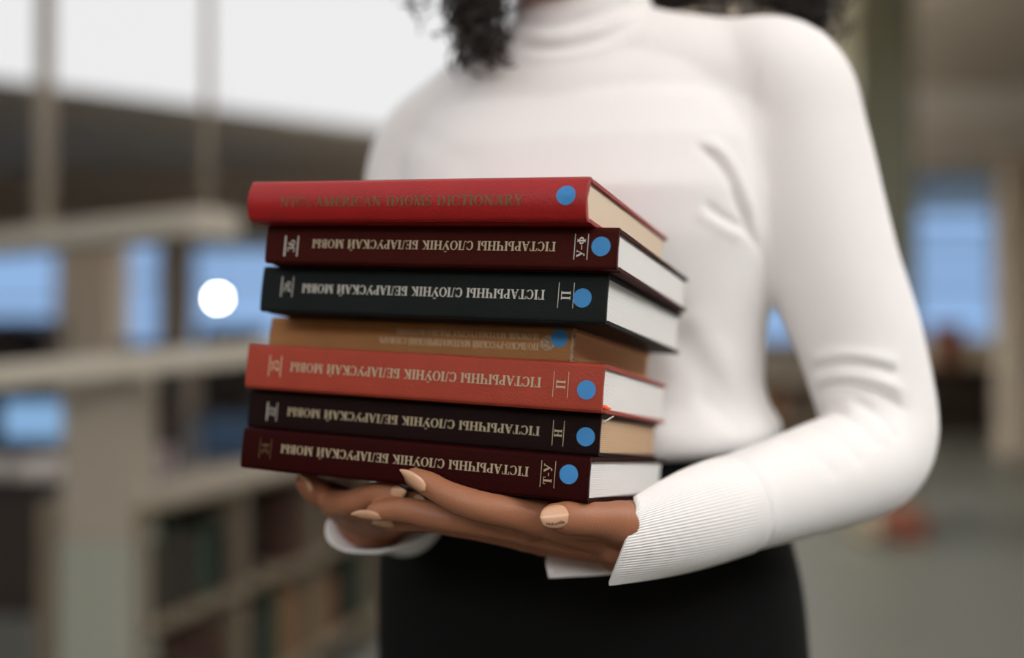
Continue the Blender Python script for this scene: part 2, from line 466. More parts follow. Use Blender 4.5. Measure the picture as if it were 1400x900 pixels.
# low bookcase running away from the pillar
d0 = 2.78
bx, by = wx(196, d0), d0
RZ = math.radians(90 - 14.9)
LV = [.07, .475, .765]
LV = [.10, wz(862, d0), wz(692, d0)]
bookcase((bx, by, 0), RZ, 2.1, .30, LV, 4, 'low pale bookcase with dark books beside the grey pillar', (M_SHELF, M_SHELF, M_DARK))
fill((bx, by, 0), RZ, 2.1, .30, LV, 4, ['on the bottom shelf of the low bookcase', 'on the upper shelf of the low bookcase'],
     ['books on the bottom shelf of the low bookcase', 'books on the upper shelf of the low bookcase'], ['brown', 'plum', 'black', 'brown', 'plum', 'black', 'green', 'brown', 'tan'], .235, .06, 5)

# tall dark bookcases in front of the far windows
def tall(px0, px1, d, topy, label, seed, where):
    x0, x1 = wx(px0, d), wx(px1, d); H = wz(topy, d)
    n = max(3, int(H / .36)); lv = [.08 + (H - .08) * k / n for k in range(n + 1)]
    bookcase((x0, d, 0), 0, x1 - x0, .3, lv, 2, label, (M_DARK, M_DARK, M_DARK))
    fill((x0, d, 0), 0, x1 - x0, .3, lv, 2, [where] * n, ['books ' + where] * n, ['brown', 'black', 'plum', 'green', 'black'], .26, .2, seed)
tall(-60, 66, 8.6, 436, 'tall dark bookcase under the outer blue window, beyond the pillar', 11, 'in the tall bookcase under the outer window')
tall(163, 240, 8.2, 468, 'narrow dark bookcase between pillar and handrail end, under the slim window', 12, 'in the narrow dark bookcase')
tall(276, 352, 7.6, 446, 'dark bookcase under the hanging bulb, behind the held stack', 13, 'in the dark bookcase under the bulb')

# desk with a lit monitor and papers, seen past the pillar
dd = 4.2
dx0, dx1, dz = wx(-90, dd), wx(86, dd), wz(655, dd)
root = empty('desk', ((dx0 + dx1) / 2, dd + .3, 0), 0, 'dark desk carrying papers and the glowing blue monitor', 'desk')
hw = (dx1 - dx0) / 2
bm = bmesh.new(); box(bm, -hw, hw, -.3, .3, dz - .03, dz, .004); obj('desk_top', bm, M_DARK, root)
bm = bmesh.new(); box(bm, -hw + .03, hw - .03, -.26, -.24, .1, dz - .03); obj('modesty_panel', bm, M_DARK, root)
for sx in (-1, 1):
    for sy in (-1, 1):
        bm = bmesh.new(); box(bm, sx * (hw - .04) - .02, sx * (hw - .04) + .02, sy * .27 - .02, sy * .27 + .02, 0, dz - .03, .003); obj('leg', bm, M_DARK, root)
mz0, mz1 = wz(612, dd), wz(553, dd)
mx0, mx1 = wx(-50, dd), wx(82, dd)
root = empty('monitor', ((mx0 + mx1) / 2, dd + .32, dz), 0, 'wide monitor glowing pale blue on the desk past the pillar', 'monitor')
hw = (mx1 - mx0) / 2
bm = bmesh.new(); box(bm, -hw, hw, 0, .025, mz0 - dz, mz1 - dz, .004); obj('screen_housing', bm, M_DARK, root)
bm = bmesh.new(); box(bm, -hw + .006, hw - .006, -.002, .001, mz0 - dz + .006, mz1 - dz - .006); obj('screen', bm, M_SCREEN, root)
bm = bmesh.new(); box(bm, -.03, .03, .01, .03, .008, mz0 - dz + .01); obj('monitor_stand', bm, M_DARK, root)
bm = bmesh.new(); box(bm, -.1, .1, -.06, .1, 0, .01, .003); obj('monitor_base', bm, M_DARK, root)
for i, (px, tilt, lab) in enumerate(((-22, .1, 'pile of white papers on the desk edge under the monitor, farther from the pillar'), (62, -.15, 'pile of white papers on the desk next to the pillar'))):
    c = P(px - (8 if i == 0 else 0), 640, dd + .08); bm = bmesh.new()
    rnd = random.Random(i)
    for k in range(16):
        box(bm, -.1, .1, -.07, .07, k * .004, k * .004 + .0034, M=Matrix.Rotation(tilt + rnd.uniform(-.08, .08), 4, 'Z'))
    o = obj('paper_pile', bm, M_PAPER); o.location = (c.x, c.y, dz + .0005)
    tag(o, lab, 'papers')

# dim monitor and a folder stand on the low table beyond the low bookcase
dd = 5.6
tx0, tx1, tz = wx(186, dd), wx(345, dd), wz(648, dd)
root = empty('side_table', ((tx0 + tx1) / 2, dd + .3, 0), 0, 'dark table beyond the low bookcase carrying a dim monitor', 'table')
hw = (tx1 - tx0) / 2
bm = bmesh.new(); box(bm, -hw, hw, -.3, .3, tz - .03, tz, .004); obj('table_top', bm, M_DARK, root)
for sx in (-1, 1):
    for sy in (-1, 1):
        bm = bmesh.new(); box(bm, sx * (hw - .04) - .02, sx * (hw - .04) + .02, sy * .27 - .02, sy * .27 + .02, 0, tz - .03, .003); obj('leg', bm, M_DARK, root)
mx0, mx1 = wx(256, dd), wx(338, dd)
root = empty('monitor', ((mx0 + mx1) / 2, dd + .25, tz), 0, 'dim bluish monitor on the dark table beyond the low bookcase', 'monitor')
hw = (mx1 - mx0) / 2; h = wz(570, dd) - tz
bm = bmesh.new(); box(bm, -hw, hw, 0, .025, .06, h, .004); obj('screen_housing', bm, M_DARK, root)
bm = bmesh.new(); box(bm, -hw + .008, hw - .008, -.002, .001, .068, h - .008); obj('screen', bm, M_DIMSCR, root)
bm = bmesh.new(); box(bm, -.03, .03, .01, .03, .008, .08); obj('monitor_stand', bm, M_DARK, root)
bm = bmesh.new(); box(bm, -.1, .1, -.06, .1, 0, .01, .003); obj('monitor_base', bm, M_DARK, root)
c = P(208, 640, dd + .1)
root = empty('letter_tray', (c.x, c.y, tz), .2, 'pale lilac letter tray on the dark table beside the dim monitor', 'tray')
M_LIL = mat('lilac_plastic', srgb(168, 150, 152), .5, .4)
bm = bmesh.new(); box(bm, -.09, .09, -.12, .12, 0, .008, .002); obj('tray_floor', bm, M_LIL, root)
bm = bmesh.new()
box(bm, -.09, -.084, -.12, .12, .008, .11, .002); box(bm, .084, .09, -.12, .12, .008, .11, .002); box(bm, -.084, .084, .112, .12, .008, .11, .002)
obj('tray_wall', bm, M_LIL, root)

# aisle side: shelving with cream boxes under the far window, things by the green pillar
dd = 13.5
sx0, sx1, sz = wx(1236, dd), wx(1374, dd), wz(500, dd)
bookcase((sx0, dd, 0), 0, sx1 - sx0, .35, [.08, .44, sz], 3, 'low shelf unit carrying cream boxes under the window with the blind', (M_DARK, M_SHELF, M_DARK))
M_RED = mat('rust_card', srgb(120, 72, 54), .8, .2, var=.1, vscale=10)
def storage_box(x, y, z, w_, h_, m, label):
    root = empty('storage_box', (x, y, z), 0, label, 'box')
    bm = bmesh.new(); box(bm, -w_ / 2, w_ / 2, -.14, .14, 0, h_ * .8, .006); obj('box_body', bm, m, root)
    bm = bmesh.new(); box(bm, -w_ / 2 - .006, w_ / 2 + .006, -.146, .146, h_ * .8, h_, .006); obj('box_lid', bm, m, root)
for px, wp, h_, m, lab in ((1262, 40, .3, M_CREAM, 'cream lidded box beside the rust-brown box on the low shelf unit'), (1302, 34, .52, M_RED, 'tall rust-brown lidded box on the low shelf unit'), (1342, 38, .34, M_CREAM, 'cream lidded box on the window end of the low shelf unit')):
    storage_box(wx(px, dd), dd + .16, sz + .0005, wp / F * dd, h_, m, lab)
dd = 6.4
c = P(1181, 722, dd)
root = empty('waste_bin', (c.x, dd, 0), 0, 'small pale waste bin standing beside the green-grey pillar', 'bin')
bm = bmesh.new(); tube(bm, [(Vector((0, 0, .004)), .07), (Vector((0, 0, .2)), .09)], 20, 3, False); obj('bin_body', bm, M_CREAM, root, True)
bm = bmesh.new(); tube(bm, [(Vector((0, 0, .2)), .094), (Vector((0, 0, .215)), .094)], 20, 2, False); obj('bin_rim', bm, M_METAL, root, True)
storage_box(wx(1232, 6.5), 6.5, 0, .2, .16, M_RED, 'low rust-brown box on the floor in front of the green-grey pillar')
# far shelf glimpsed between torso and arm
dd = 10.0
bookcase((wx(1030, dd), dd, 0), 0, .9, .3, [.08, .45, wz(520, dd)], 2, 'low pale bookcase glimpsed between the woman\'s waist and sleeve', (M_SHELF, M_SHELF, M_DARK))
fill((wx(1030, dd), dd, 0), 0, .9, .3, [.08, .45, wz(520, dd)], 2, ['in the low bookcase glimpsed under her elbow'] * 2, ['books in the bookcase glimpsed under her elbow'] * 2, ['brown', 'tan', 'plum'], .25, .1, 21)

# ------------------------------------------------------------------ serif lettering, drawn stroke by stroke (cap height 1)
TK, TN, SE = .19, .075, .07
def seg(x0, y0, x1, y1, w_):
    dx, dy = x1 - x0, y1 - y0; L = math.hypot(dx, dy); nx, ny = -dy / L * w_ / 2, dx / L * w_ / 2
    return [(x0 + nx, y0 + ny), (x1 + nx, y1 + ny), (x1 - nx, y1 - ny), (x0 - nx, y0 - ny)]
def arc(cx, cy, rx, ry, a0, a1, tk=TK, tn=TN, n=14):
    q = []
    for i in range(n):
        pr = []
        for j in (i, i + 1):
            a = math.radians(a0 + (a1 - a0) * j / n); t = tn + (tk - tn) * abs(math.cos(a)) ** 1.5
            c, s = math.cos(a), math.sin(a)
            pr.append(((cx + rx * c, cy + ry * s), (cx + (rx - t) * c, cy + (ry - min(t, ry * .9) * (tn / t if abs(c) < .3 else 1)) * s)))
        q.append([pr[0][0], pr[1][0], pr[1][1], pr[0][1]])
    return q
def V(x, y0=0, y1=1, w_=TK, s0=1, s1=1):
    q = [seg(x, y0, x, y1, w_)]
    if s0: q.append(seg(x - w_ / 2 - .08, y0 + SE / 2, x + w_ / 2 + .08, y0 + SE / 2, SE))
    if s1: q.append(seg(x - w_ / 2 - .08, y1 - SE / 2, x + w_ / 2 + .08, y1 - SE / 2, SE))
    return q
def Hh(x0, x1, y, w_=TN): return [seg(x0, y, x1, y, w_)]
def drop(x, y0, y1): return [seg(x, y0, x, y1, .06)]
def bowl(x, cy, ry, rx=.3): return arc(x, cy, rx, ry, -90, 90) + Hh(x - .14, x + .02, cy + ry - TN / 2) + Hh(x - .14, x + .02, cy - ry + TN / 2)
def sf(x, y=0): return [seg(x - .13, y + (SE / 2 if y < .5 else -SE / 2), x + .13, y + (SE / 2 if y < .5 else -SE / 2), SE)]
breve = lambda x: arc(x, 1.3, .17, .17, 200, 340, .08, .08, 8)
U = 1 - TN / 2
G = {
 'І': (.42, V(.21)), 'Г': (.66, V(.2) + Hh(.2, .6, U) + drop(.58, .72, 1)),
 'С': (.76, arc(.4, .5, .36, .51, 48, 312) + drop(.67, .66, .98) + drop(.67, .06, .26)),
 'Т': (.74, V(.37, 0, 1, TK, 1, 0) + Hh(.03, .71, U) + drop(.06, .7, 1) + drop(.68, .7, 1)),
 'А': (.82, [seg(.12, .03, .39, 1, TN), seg(.38, 1, .66, .03, TK)] + Hh(.2, .6, .34) + sf(.12) + sf(.67)),
 'Р': (.68, V(.2) + bowl(.36, .74, .26)), 'Ь': (.68, V(.2) + bowl(.36, .28, .28)),
 'Ы': (1.05, V(.2) + bowl(.36, .28, .28) + V(.86)),
 'Ч': (.82, V(.62) + V(.2, .55, 1, TK, 0, 1) + arc(.36, .62, .25, .2, 180, 290, TK, TN, 8) + Hh(.35, .6, .455)),
 'Н': (.9, V(.2) + V(.7) + Hh(.2, .7, .5)),
 'Л': (.86, V(.66) + [seg(.18, .06, .3, 1, TN)] + Hh(.2, .7, U) + arc(.1, .1, .1, .1, 180, 360, .08, .08, 6)),
 'О': (.86, arc(.43, .5, .4, .51, 0, 360, TK, TN, 24)),
 'У': (.8, [seg(.12, .97, .42, .36, TK), seg(.7, .97, .32, .03, TN)] + sf(.14, 1) + sf(.68, 1) + arc(.24, .09, .1, .09, 0, 360, .08, .08, 10)),
 'К': (.84, V(.2) + [seg(.28, .47, .62, .97, TN), seg(.36, .58, .68, .03, TK)] + sf(.64, 1) + sf(.7)),
 'Б': (.7, V(.2) + bowl(.36, .28, .28) + Hh(.2, .6, U) + drop(.58, .74, 1)),
 'Е': (.7, V(.2) + Hh(.2, .6, U) + Hh(.2, .52, .5) + Hh(.2, .62, TN / 2) + drop(.6, .74, 1) + drop(.62, 0, .27) + drop(.5, .39, .61)),
 'И': (.9, V(.2) + V(.7) + [seg(.24, .1, .66, .9, TN)]),
 'М': (1.05, V(.16, 0, 1, TN) + V(.84) + [seg(.18, 1, .48, .05, TK), seg(.5, .05, .8, 1, TN)]),
 'В': (.72, V(.2) + bowl(.36, .76, .24, .26) + bowl(.36, .27, .27, .31)),
 'Ф': (.98, V(.49) + arc(.49, .5, .44, .3, 0, 360, TK, TN, 24)),
 'П': (.9, V(.2) + V(.7) + Hh(.2, .7, U)),
 'Я': (.76, V(.54) + arc(.38, .73, .3, .27, 90, 270) + Hh(.36, .56, U) + Hh(.36, .56, .48) + [seg(.4, .5, .14, .03, TK)] + sf(.12)),
 'N': (.9, V(.16, 0, 1, TN) + V(.72, 0, 1, TN) + [seg(.16, 1, .72, .02, TK)]),
 'R': (.8, V(.2) + bowl(.36, .74, .26) + [seg(.4, .5, .7, .03, TK)] + sf(.72)),
 'D': (.84, V(.2) + arc(.34, .5, .44, .5, -90, 90) + Hh(.2, .36, U) + Hh(.2, .36, TN / 2)),
 'S': (.62, arc(.31, .75, .25, .26, 30, 250, .13) + arc(.31, .26, .27, .27, -150, 75, .15) + [seg(.16, .62, .46, .4, .15)] + drop(.55, .74, .97) + drop(.06, .03, .26)),
 'Y': (.82, V(.41, 0, .5, TK, 1, 0) + [seg(.12, .97, .42, .46, TK), seg(.7, .97, .42, .46, TN)] + sf(.14, 1) + sf(.68, 1)),
 'L': (.68, V(.2) + Hh(.2, .6, TN / 2) + drop(.6, 0, .28)),
 'W': (1.2, [seg(.12, .97, .36, .02, TK), seg(.36, .02, .6, .97, TN), seg(.6, .97, .84, .02, TK), seg(.84, .02, 1.06, .97, TN)] + sf(.12, 1) + sf(1.06, 1)),
 'Z': (.74, Hh(.1, .64, U) + Hh(.1, .64, TN / 2) + [seg(.16, .03, .6, .97, TK)] + drop(.12, .74, 1) + drop(.64, 0, .26)),
 'J': (.5, V(.28, .2, 1, TK, 0, 1) + arc(.16, .2, .215, .2, 180, 360, TK, TN, 8)),
 '-': (.42, [seg(.06, .42, .36, .42, .1)]), '–': (.6, [seg(.05, .42, .55, .42, .09)]), "'": (.2, [seg(.1, .74, .12, 1, .1)]),
 's': (.46, [[(x * .75, y * .62) for x, y in q] for q in arc(.31, .75, .25, .26, 30, 250, .14) + arc(.31, .26, .27, .27, -150, 75, .15) + [seg(.16, .62, .46, .4, .15)]]),
 '2': (.62, arc(.3, .73, .26, .28, -20, 170, .14) + [seg(.5, .62, .1, .06, .12)] + Hh(.06, .58, .06, .12)),
 '3': (.62, arc(.28, .76, .25, .25, -80, 160, .14) + arc(.28, .27, .28, .28, -160, 85, .15)),
 '4': (.66, V(.46, 0, 1, .14, 1, 0) + [seg(.44, .98, .06, .32, TN)] + Hh(.05, .62, .3)),
 '5': (.62, arc(.28, .32, .29, .33, -150, 120, .15) + [seg(.14, .55, .17, 1, TN)] + Hh(.15, .54, .94, .12)),
 '6': (.64, arc(.32, .3, .28, .3, 0, 360, .14, TN, 20) + arc(.46, .36, .42, .64, 100, 180, .14, TN, 8)),
 ' ': (.38, []),
}
for a_, b_ in zip('AEKMHOPCTIB', 'АЕКМНОРСТІВ'): G[a_] = G[b_]
G['Ў'] = (G['У'][0], G['У'][1] + breve(.42)); G['Й'] = (G['И'][0], G['И'][1] + breve(.45))
G['Ł'] = (G['L'][0], G['L'][1] + [seg(.04, .38, .38, .62, .07)])

def lettering(bm, text, origin, adv, up, length, cap, yfun, mi=0):
    """write text on a spine: origin (x, z), advance and up directions in the spine plane, total length and cap height in metres"""
    tot = sum(G[c][0] for c in text)
    sx = length / tot; cur = 0
    for c in text:
        wd, quads = G[c]
        for q in quads:
            vs = []
            for gx, gy in q:
                x = origin[0] + adv[0] * (cur + gx) * sx + up[0] * gy * cap
                z = origin[1] + adv[1] * (cur + gx) * sx + up[1] * gy * cap
                vs.append(bm.verts.new((x, yfun(z) - .0003, z)))
            f = bm.faces.new(vs); f.material_index = mi
        cur += wd
def stroke_line(bm, x0, z0, x1, z1, w_, yfun):
    q = seg(x0, z0, x1, z1, w_)
    bm.faces.new([bm.verts.new((x, yfun(z) - .0003, z)) for x, z in q])

# ------------------------------------------------------------------ the stack of books
# common tilt of the stack in the hands (yaw, pitch, roll) and where its lowest front corner sits in the camera frame
SCL = 1.15
YAW, PIT, ROL = 0.3784, -0.0945, 0.0802
GO = Vector((0.0381, 0.0880, 0.5529)) * SCL
R0 = Matrix.Rotation(ROL, 3, 'Z') @ Matrix.Rotation(PIT, 3, 'X')
def stack_matrix(yaw, x, z, h):
    Ry = R0 @ Matrix.Rotation(YAW + yaw, 3, 'Y')
    o = R0 @ Vector((x, -h, z)) + GO
    def W(v): return camv(*(Ry @ Vector((v[0], -v[2], v[1]))))
    M = Matrix.Identity(4)
    for k, e in enumerate(((1, 0, 0), (0, 1, 0), (0, 0, 1))):
        c = W(e)
        for r in range(3): M[r][k] = c[r]
    t = CAM + camv(*o)
    for r in range(3): M[r][3] = t[r]
    return M
STACK = stack_matrix(0, 0, 0, 0)          # local x along the spines, y into the stack, z up, origin at lowest spine corner
SN = (STACK.to_3x3() @ Vector((0, 0, 1))).normalized()

M_GOLD = mat('gold_foil', srgb(176, 160, 132), .42, .6, metal=.35)
M_SILVER = mat('pale_foil', srgb(190, 186, 176), .42, .6, metal=.3)
M_FADED = mat('faded_gold', srgb(108, 82, 50), .4, .6, metal=.3)
M_DIMGOLD = mat('dull_gold', srgb(196, 174, 142), .5, .5, metal=.15)
M_STICK = mat('blue_sticker', srgb(58, 132, 192), .55, .3, var=.06, vscale=300)
M_WHITEP = stripes('white_pages', srgb(242, 241, 239), srgb(212, 210, 205), 300)
M_BEIGEP = stripes('beige_pages', srgb(234, 216, 194), srgb(212, 190, 164), 330)
M_TANP = stripes('tan_pages', srgb(222, 178, 132), srgb(196, 154, 112), 330)
M_BROWNP = stripes('brown_pages', srgb(214, 182, 148), srgb(180, 148, 118), 260)
M_ORANGE = mat('orange_ribbon', srgb(250, 92, 60), .6, .3)
M_THREAD = mat('thread', srgb(214, 206, 196), .8, .2)
M_FRAY = mat('frayed_cloth', srgb(176, 158, 136), .95, .1)
TITLE = 'ГІСТАРЫЧНЫ СЛОЎНІК БЕЛАРУСКАЙ МОВЫ'

def cloth(name, c, rough, bump=.35, spec=.5, coat=0):
    return mat(name, srgb(*c), rough, spec, bump=bump, bscale=900, var=.1, vscale=60, coat=coat)

def make_book(label, pose, L, t, Wd, cov, pages, bulge=.0006, board=.0026, inset=.0032, group='books held in a stack'):
    M = stack_matrix(*pose)
    root = empty('book'); root.matrix_world = M
    tag(root, label, 'book', group)
    rr = .0022
    def yf(z):                                  # spine surface
        u = (z - t / 2) / (t / 2)
        y = -bulge * (1 - u * u)
        e = min(z, t - z)
        if e < rr: y += rr - math.sqrt(max(0, rr * rr - (rr - e) ** 2))
        return y
    zs = [0] + [t * k / 24 for k in range(1, 24)] + [t]
    zs = sorted(set(zs + [.0004, .0009, .0015, t - .0004, t - .0009, t - .0015]))
    # spine shell
    outer = [(yf(z), z) for z in zs]
    inner = [(.0034, t - .0006), (.0026, t - .003), (.0022 - bulge * .8, t / 2), (.0026, .003), (.0034, .0006)]
    bm = bmesh.new()
    extrude_profile(bm, outer + inner, -L, 0)
    sp = obj('spine', bm, cov, root)
    # boards with a shallow hinge groove next to the spine
    for nm, fl in (('back_board', 0), ('front_board', 1)):
        pr = [(.0012, 0), (.005, .0001), (.0066, .0009), (.0084, .0009), (.0104, .0), (Wd - .0006, 0), (Wd, .0006), (Wd, board - .0005), (Wd - .0005, board), (.0104, board), (.0084, board + .0002), (.0066, board + .0002), (.0036, board - .0002), (.0018, .0016)]
        if fl: pr = [(y, t - z) for y, z in pr][::-1]
        bm = bmesh.new(); extrude_profile(bm, pr, -L, 0)
        bmesh.ops.bevel(bm, geom=[e for e in bm.edges if abs(e.verts[0].co.x - e.verts[1].co.x) < 1e-6], offset=.0004, segments=1, affect='EDGES')
        obj(nm, bm, cov, root)
    # page block, fore-edge gently hollow, head edges slightly uneven
    z0, z1 = board + .0001, t - board - .0001
    ye = Wd - inset
    pr = [(.0036, z0)] + [(.0036, z1)] + [(ye - .0022 * (1 - ((z - (z0 + z1) / 2) / ((z1 - z0) / 2)) ** 2), z) for z in [z1 - (z1 - z0) * k / 12 for k in range(13)]]
    bm = bmesh.new(); extrude_profile(bm, pr, -L + inset, -inset * .55)
    obj('page_block', bm, pages, root)
    return root, yf

def sticker(root, yf, x, z, r=.0057):
    bm = bmesh.new()
    n = 40; a = []
    for k in range(n):
        an = 2 * PI * k / n; zz = z + r * math.sin(an); a.append((x + r * math.cos(an), zz))
    for off, rev in ((-.00035, 0), (-.0001, 1)):
        vs = [bm.verts.new((p, yf(q) + off, q)) for p, q in a]
        c = bm.verts.new((x, yf(z) + off, z))
        for k in range(n): bm.faces.new((c, vs[k], vs[(k + 1) % n]))
        if rev:
            for k in range(n): bm.faces.new((prev[k], prev[(k + 1) % n], vs[(k + 1) % n], vs[k]))
        prev = vs
    o = obj('sticker', bm, M_STICK, root); o['label'] = 'round blue sticker'
def title(root, yf, m, x_start, x_end, z_base, cap, text=TITLE):
    bm = bmesh.new(); lettering(bm, text, (x_start, z_base), (-1, 0), (0, -1), abs(x_end - x_start), cap, yf)
    return obj('title_lettering', bm, m, root)
def volume(root, yf, m, x0, x1, z0, z1, text, lw=.0004, capk=.62, lenk=.8, name='volume_lettering', lw0=None, lenm=None):
    bm = bmesh.new()
    stroke_line(bm, x0, z0, x0, z1, lw0 or lw, yf); stroke_line(bm, x1, z0, x1, z1, lw, yf)
    cap = (x1 - x0) * capk
    ln = lenm or (z1 - z0) * lenk
    ln = min(ln, sum(G[c][0] for c in text) * cap * 1.15)
    lettering(bm, text, (x1 - (x1 - x0 - cap) / 2, (z0 + z1) / 2 - ln / 2), (0, 1), (-1, 0), ln, cap, yf)
    return obj(name, bm, m, root)

mm = .001
T = [26.3, 24.9, 30.2, 21.9, 29.3, 26.1, 26.7]
ALL = [(0.0144, -0.0125, -0.0247), (0.0015, 0.0045, -0.0168), (0.0151, 0.0018, -0.0056), (0.0427, -0.0117, 0.0248), (-0.0312, 0.004, 0.0046), (-0.0426, 0.0051, 0.0161), (0, 0, 0.0016)]
hh = [sum(T[i + 1:]) * mm + .0001 * (6 - i) for i in range(7)]
POSE = [(ALL[i][0], ALL[i][1] * SCL, ALL[i][2] * SCL, hh[i]) for i in range(7)]

C_RED = cloth('red_leathercloth', (156, 27, 26), .34, .35, .35)
C_MAR = cloth('maroon_cloth', (60, 18, 12), .5, spec=.05)
C_BLK = cloth('black_green_cloth', (30, 34, 33), .5, spec=.05)
C_BRN = cloth('worn_brown_cloth', (160, 112, 67), .75, .6, .3)
C_BRICK = cloth('brick_red_cloth', (154, 60, 42), .5, spec=.2)
C_DKB = cloth('dark_brown_cloth', (30, 16, 15), .5, spec=.05)
C_OX = cloth('oxblood_cloth', (42, 6, 5), .5, spec=.05)

b0, yf = make_book('bright red hardback with faded gold English title, topmost of the held stack', POSE[0], .2299, T[0] * mm, .1807, C_RED, M_BEIGEP, bulge=.0044)
bm = bmesh.new(); lettering(bm, "NTC's AMERICAN IDIOMS DICTIONARY", (-.2048, .0085), (1, 0), (0, 1), .167, .0062, yf); obj('title_lettering', bm, M_FADED, b0)
sticker(b0, yf, -.0121, .0143)

b1, yf = make_book('maroon hardback lettered У–Ф, second from the top of the held stack', POSE[1], .2386, T[1] * mm, .1854, C_MAR, M_WHITEP)
title(b1, yf, M_GOLD, -.0375, -.2035, .0158, .0056); volume(b1, yf, M_SILVER, -.026, -.018, .0055, .0208, 'У–Ф')
volume(b1, yf, M_SILVER, -.2238, -.2143, .0045, .0180, '36', .0009, .6, .62, 'number_lettering', .0012); sticker(b1, yf, -.0100, .0135)

b2, yf = make_book('black hardback lettered П in pale foil, third from the top of the held stack', POSE[2], .2407, T[2] * mm, .1842, C_BLK, M_WHITEP)
title(b2, yf, M_SILVER, -.0385, -.209, .0190, .0058); volume(b2, yf, M_SILVER, -.0300, -.0205, .0085, .0238, 'П', lenm=.0055)
volume(b2, yf, M_SILVER, -.2249, -.2163, .0100, .0235, '26', .0006, .6, .62, 'number_lettering', .0008); sticker(b2, yf, -.0149, .0149)

b3, yf = make_book('worn brown book with frayed spine and tan pages, middle of the held stack', POSE[3], .2252, T[3] * mm, .1638, C_BRN, M_TANP, bulge=.0008, board=.0019, inset=.0018)
bm = bmesh.new()
lettering(bm, 'ПОЛЬСКО-РУССКИЙ МАТЕМАТИЧЕСКИЙ СЛОВАРЬ', (-.0226, .0112), (-1, 0), (0, -1), .1146, .0042, yf)
lettering(bm, 'SŁOWNIK MATEMATYCZNY POLSKO-ROSYJSKI', (-.0226, .0170), (-1, 0), (0, -1), .1018, .0036, yf)
obj('title_lettering', bm, M_DIMGOLD, b3)
bm = bmesh.new(); rnd = random.Random(3)
for k in range(26):                              # worn round emblem stamped beside the sticker
    a = rnd.uniform(0, 2 * PI); r = .0044 * math.sqrt(rnd.random()); s = rnd.uniform(.0005, .0012)
    cx, cz = -.0168 + r * math.cos(a), .0118 + r * math.sin(a)
    bm.faces.new([bm.verts.new((cx + s * math.cos(u + a), yf(cz) - .0003, cz + s * math.sin(u + a))) for u in (0, 1.3, 2.6, 3.9, 5.1)])
for q in arc(-.0168, .0118, .0047, .0047, 0, 360, .0006, .0006, 24): bm.faces.new([bm.verts.new((x, yf(z) - .0003, z)) for x, z in q])
obj('worn_emblem', bm, mat('worn_foil', srgb(164, 150, 130), .6, .3), b3)
sticker(b3, yf, -.0092, .0150, .0056)
bm = bmesh.new(); rnd = random.Random(4)
for zz in [k * T[3] * mm / 22 for k in range(23)]:   # frayed threads along the tail of the spine
    for _ in range(4):
        z = min(max(zz + rnd.uniform(-.0004, .0004), .0002), T[3] * mm - .0002); y = yf(z)
        p = Vector((rnd.uniform(-.0012, .0002), y - .0002, max(.0009, min(z, T[3] * mm - .0012)))); q = p + Vector((rnd.uniform(.0003, .0014), rnd.uniform(-.0004, .0008), rnd.uniform(-.0005, .0005)))
        tube(bm, [(p, .00034), (q, .0002)], 5, 1)
obj('frayed_edge', bm, M_FRAY, b3)['label'] = 'pale frayed threads along the spine end'

b4, yf = make_book('brick red hardback lettered П with a stub of orange ribbon, in the held stack', POSE[4], .2448, T[4] * mm, .1957 - .012, C_BRICK, M_WHITEP)
title(b4, yf, M_GOLD, -.0382, -.2115, .0186, .0060); volume(b4, yf, M_GOLD, -.0306, -.0214, .0075, .0230, 'П', lenm=.0055)
volume(b4, yf, M_DIMGOLD, -.2273, -.2185, .0085, .0225, '25', .0006, .6, .62, 'number_lettering'); sticker(b4, yf, -.0099, .0130)
bm = bmesh.new()
tube(bm, [(Vector((-.002, .0048, .0032)), .0009), (Vector((.0005, .0052, .0036)), .0015), (Vector((.0022, .006, .0030)), .0011), (Vector((.0034, .0075, .0032)), .0005)], 8, 3)
obj('ribbon_stub', bm, M_ORANGE, b4, True)

b5, yf = make_book('blackish brown hardback lettered Н with beige pages, second from the bottom of the held stack', POSE[5], .2429, T[5] * mm, .1745, C_DKB, M_BROWNP)
title(b5, yf, M_GOLD, -.0375, -.2134, .0154, .0055); volume(b5, yf, M_GOLD, -.0293, -.0224, .0047, .0201, 'Н', lenm=.0060, capk=.7)
volume(b5, yf, M_SILVER, -.2285, -.2213, .0055, .0180, '22', .0005, .6, .62, 'number_lettering', .0009); sticker(b5, yf, -.0085, .0116)
bm = bmesh.new()
tube(bm, [(Vector((-.003, .004, .0228)), .0005), (Vector((.0012, .003, .0215)), .0005), (Vector((.0028, .007, .0232)), .0005), (Vector((.0045, .0125, .0254)), .0004)], 8, 4)
obj('binding_thread', bm, M_THREAD, b5, True)['label'] = 'loose white thread at the spine end'

b6, yf = make_book('oxblood hardback lettered Т-У, lowest of the held stack, resting on the hands', POSE[6], .2406, T[6] * mm, .1861, C_OX, M_WHITEP)
title(b6, yf, M_GOLD, -.0374, -.2105, .0178, .0056); volume(b6, yf, M_GOLD, -.0297, -.0210, .0068, .0226, 'Т-У')
volume(b6, yf, M_FADED, -.2266, -.2182, .0075, .0205, '34', .0004, .6, .62, 'number_lettering'); sticker(b6, yf, -.0124, .0157)

# ------------------------------------------------------------------ the woman carrying the books
BY = 0.40
LAT = Vector((math.cos(BY), -math.sin(BY), 0))       # towards her own left hand
FRO = Vector((-math.sin(BY), -math.cos(BY), 0))      # the way her chest faces
ZUP = Vector((0, 0, 1))
RB = Matrix((LAT, -FRO, ZUP)).transposed()           # local x lateral, y backwards, z up

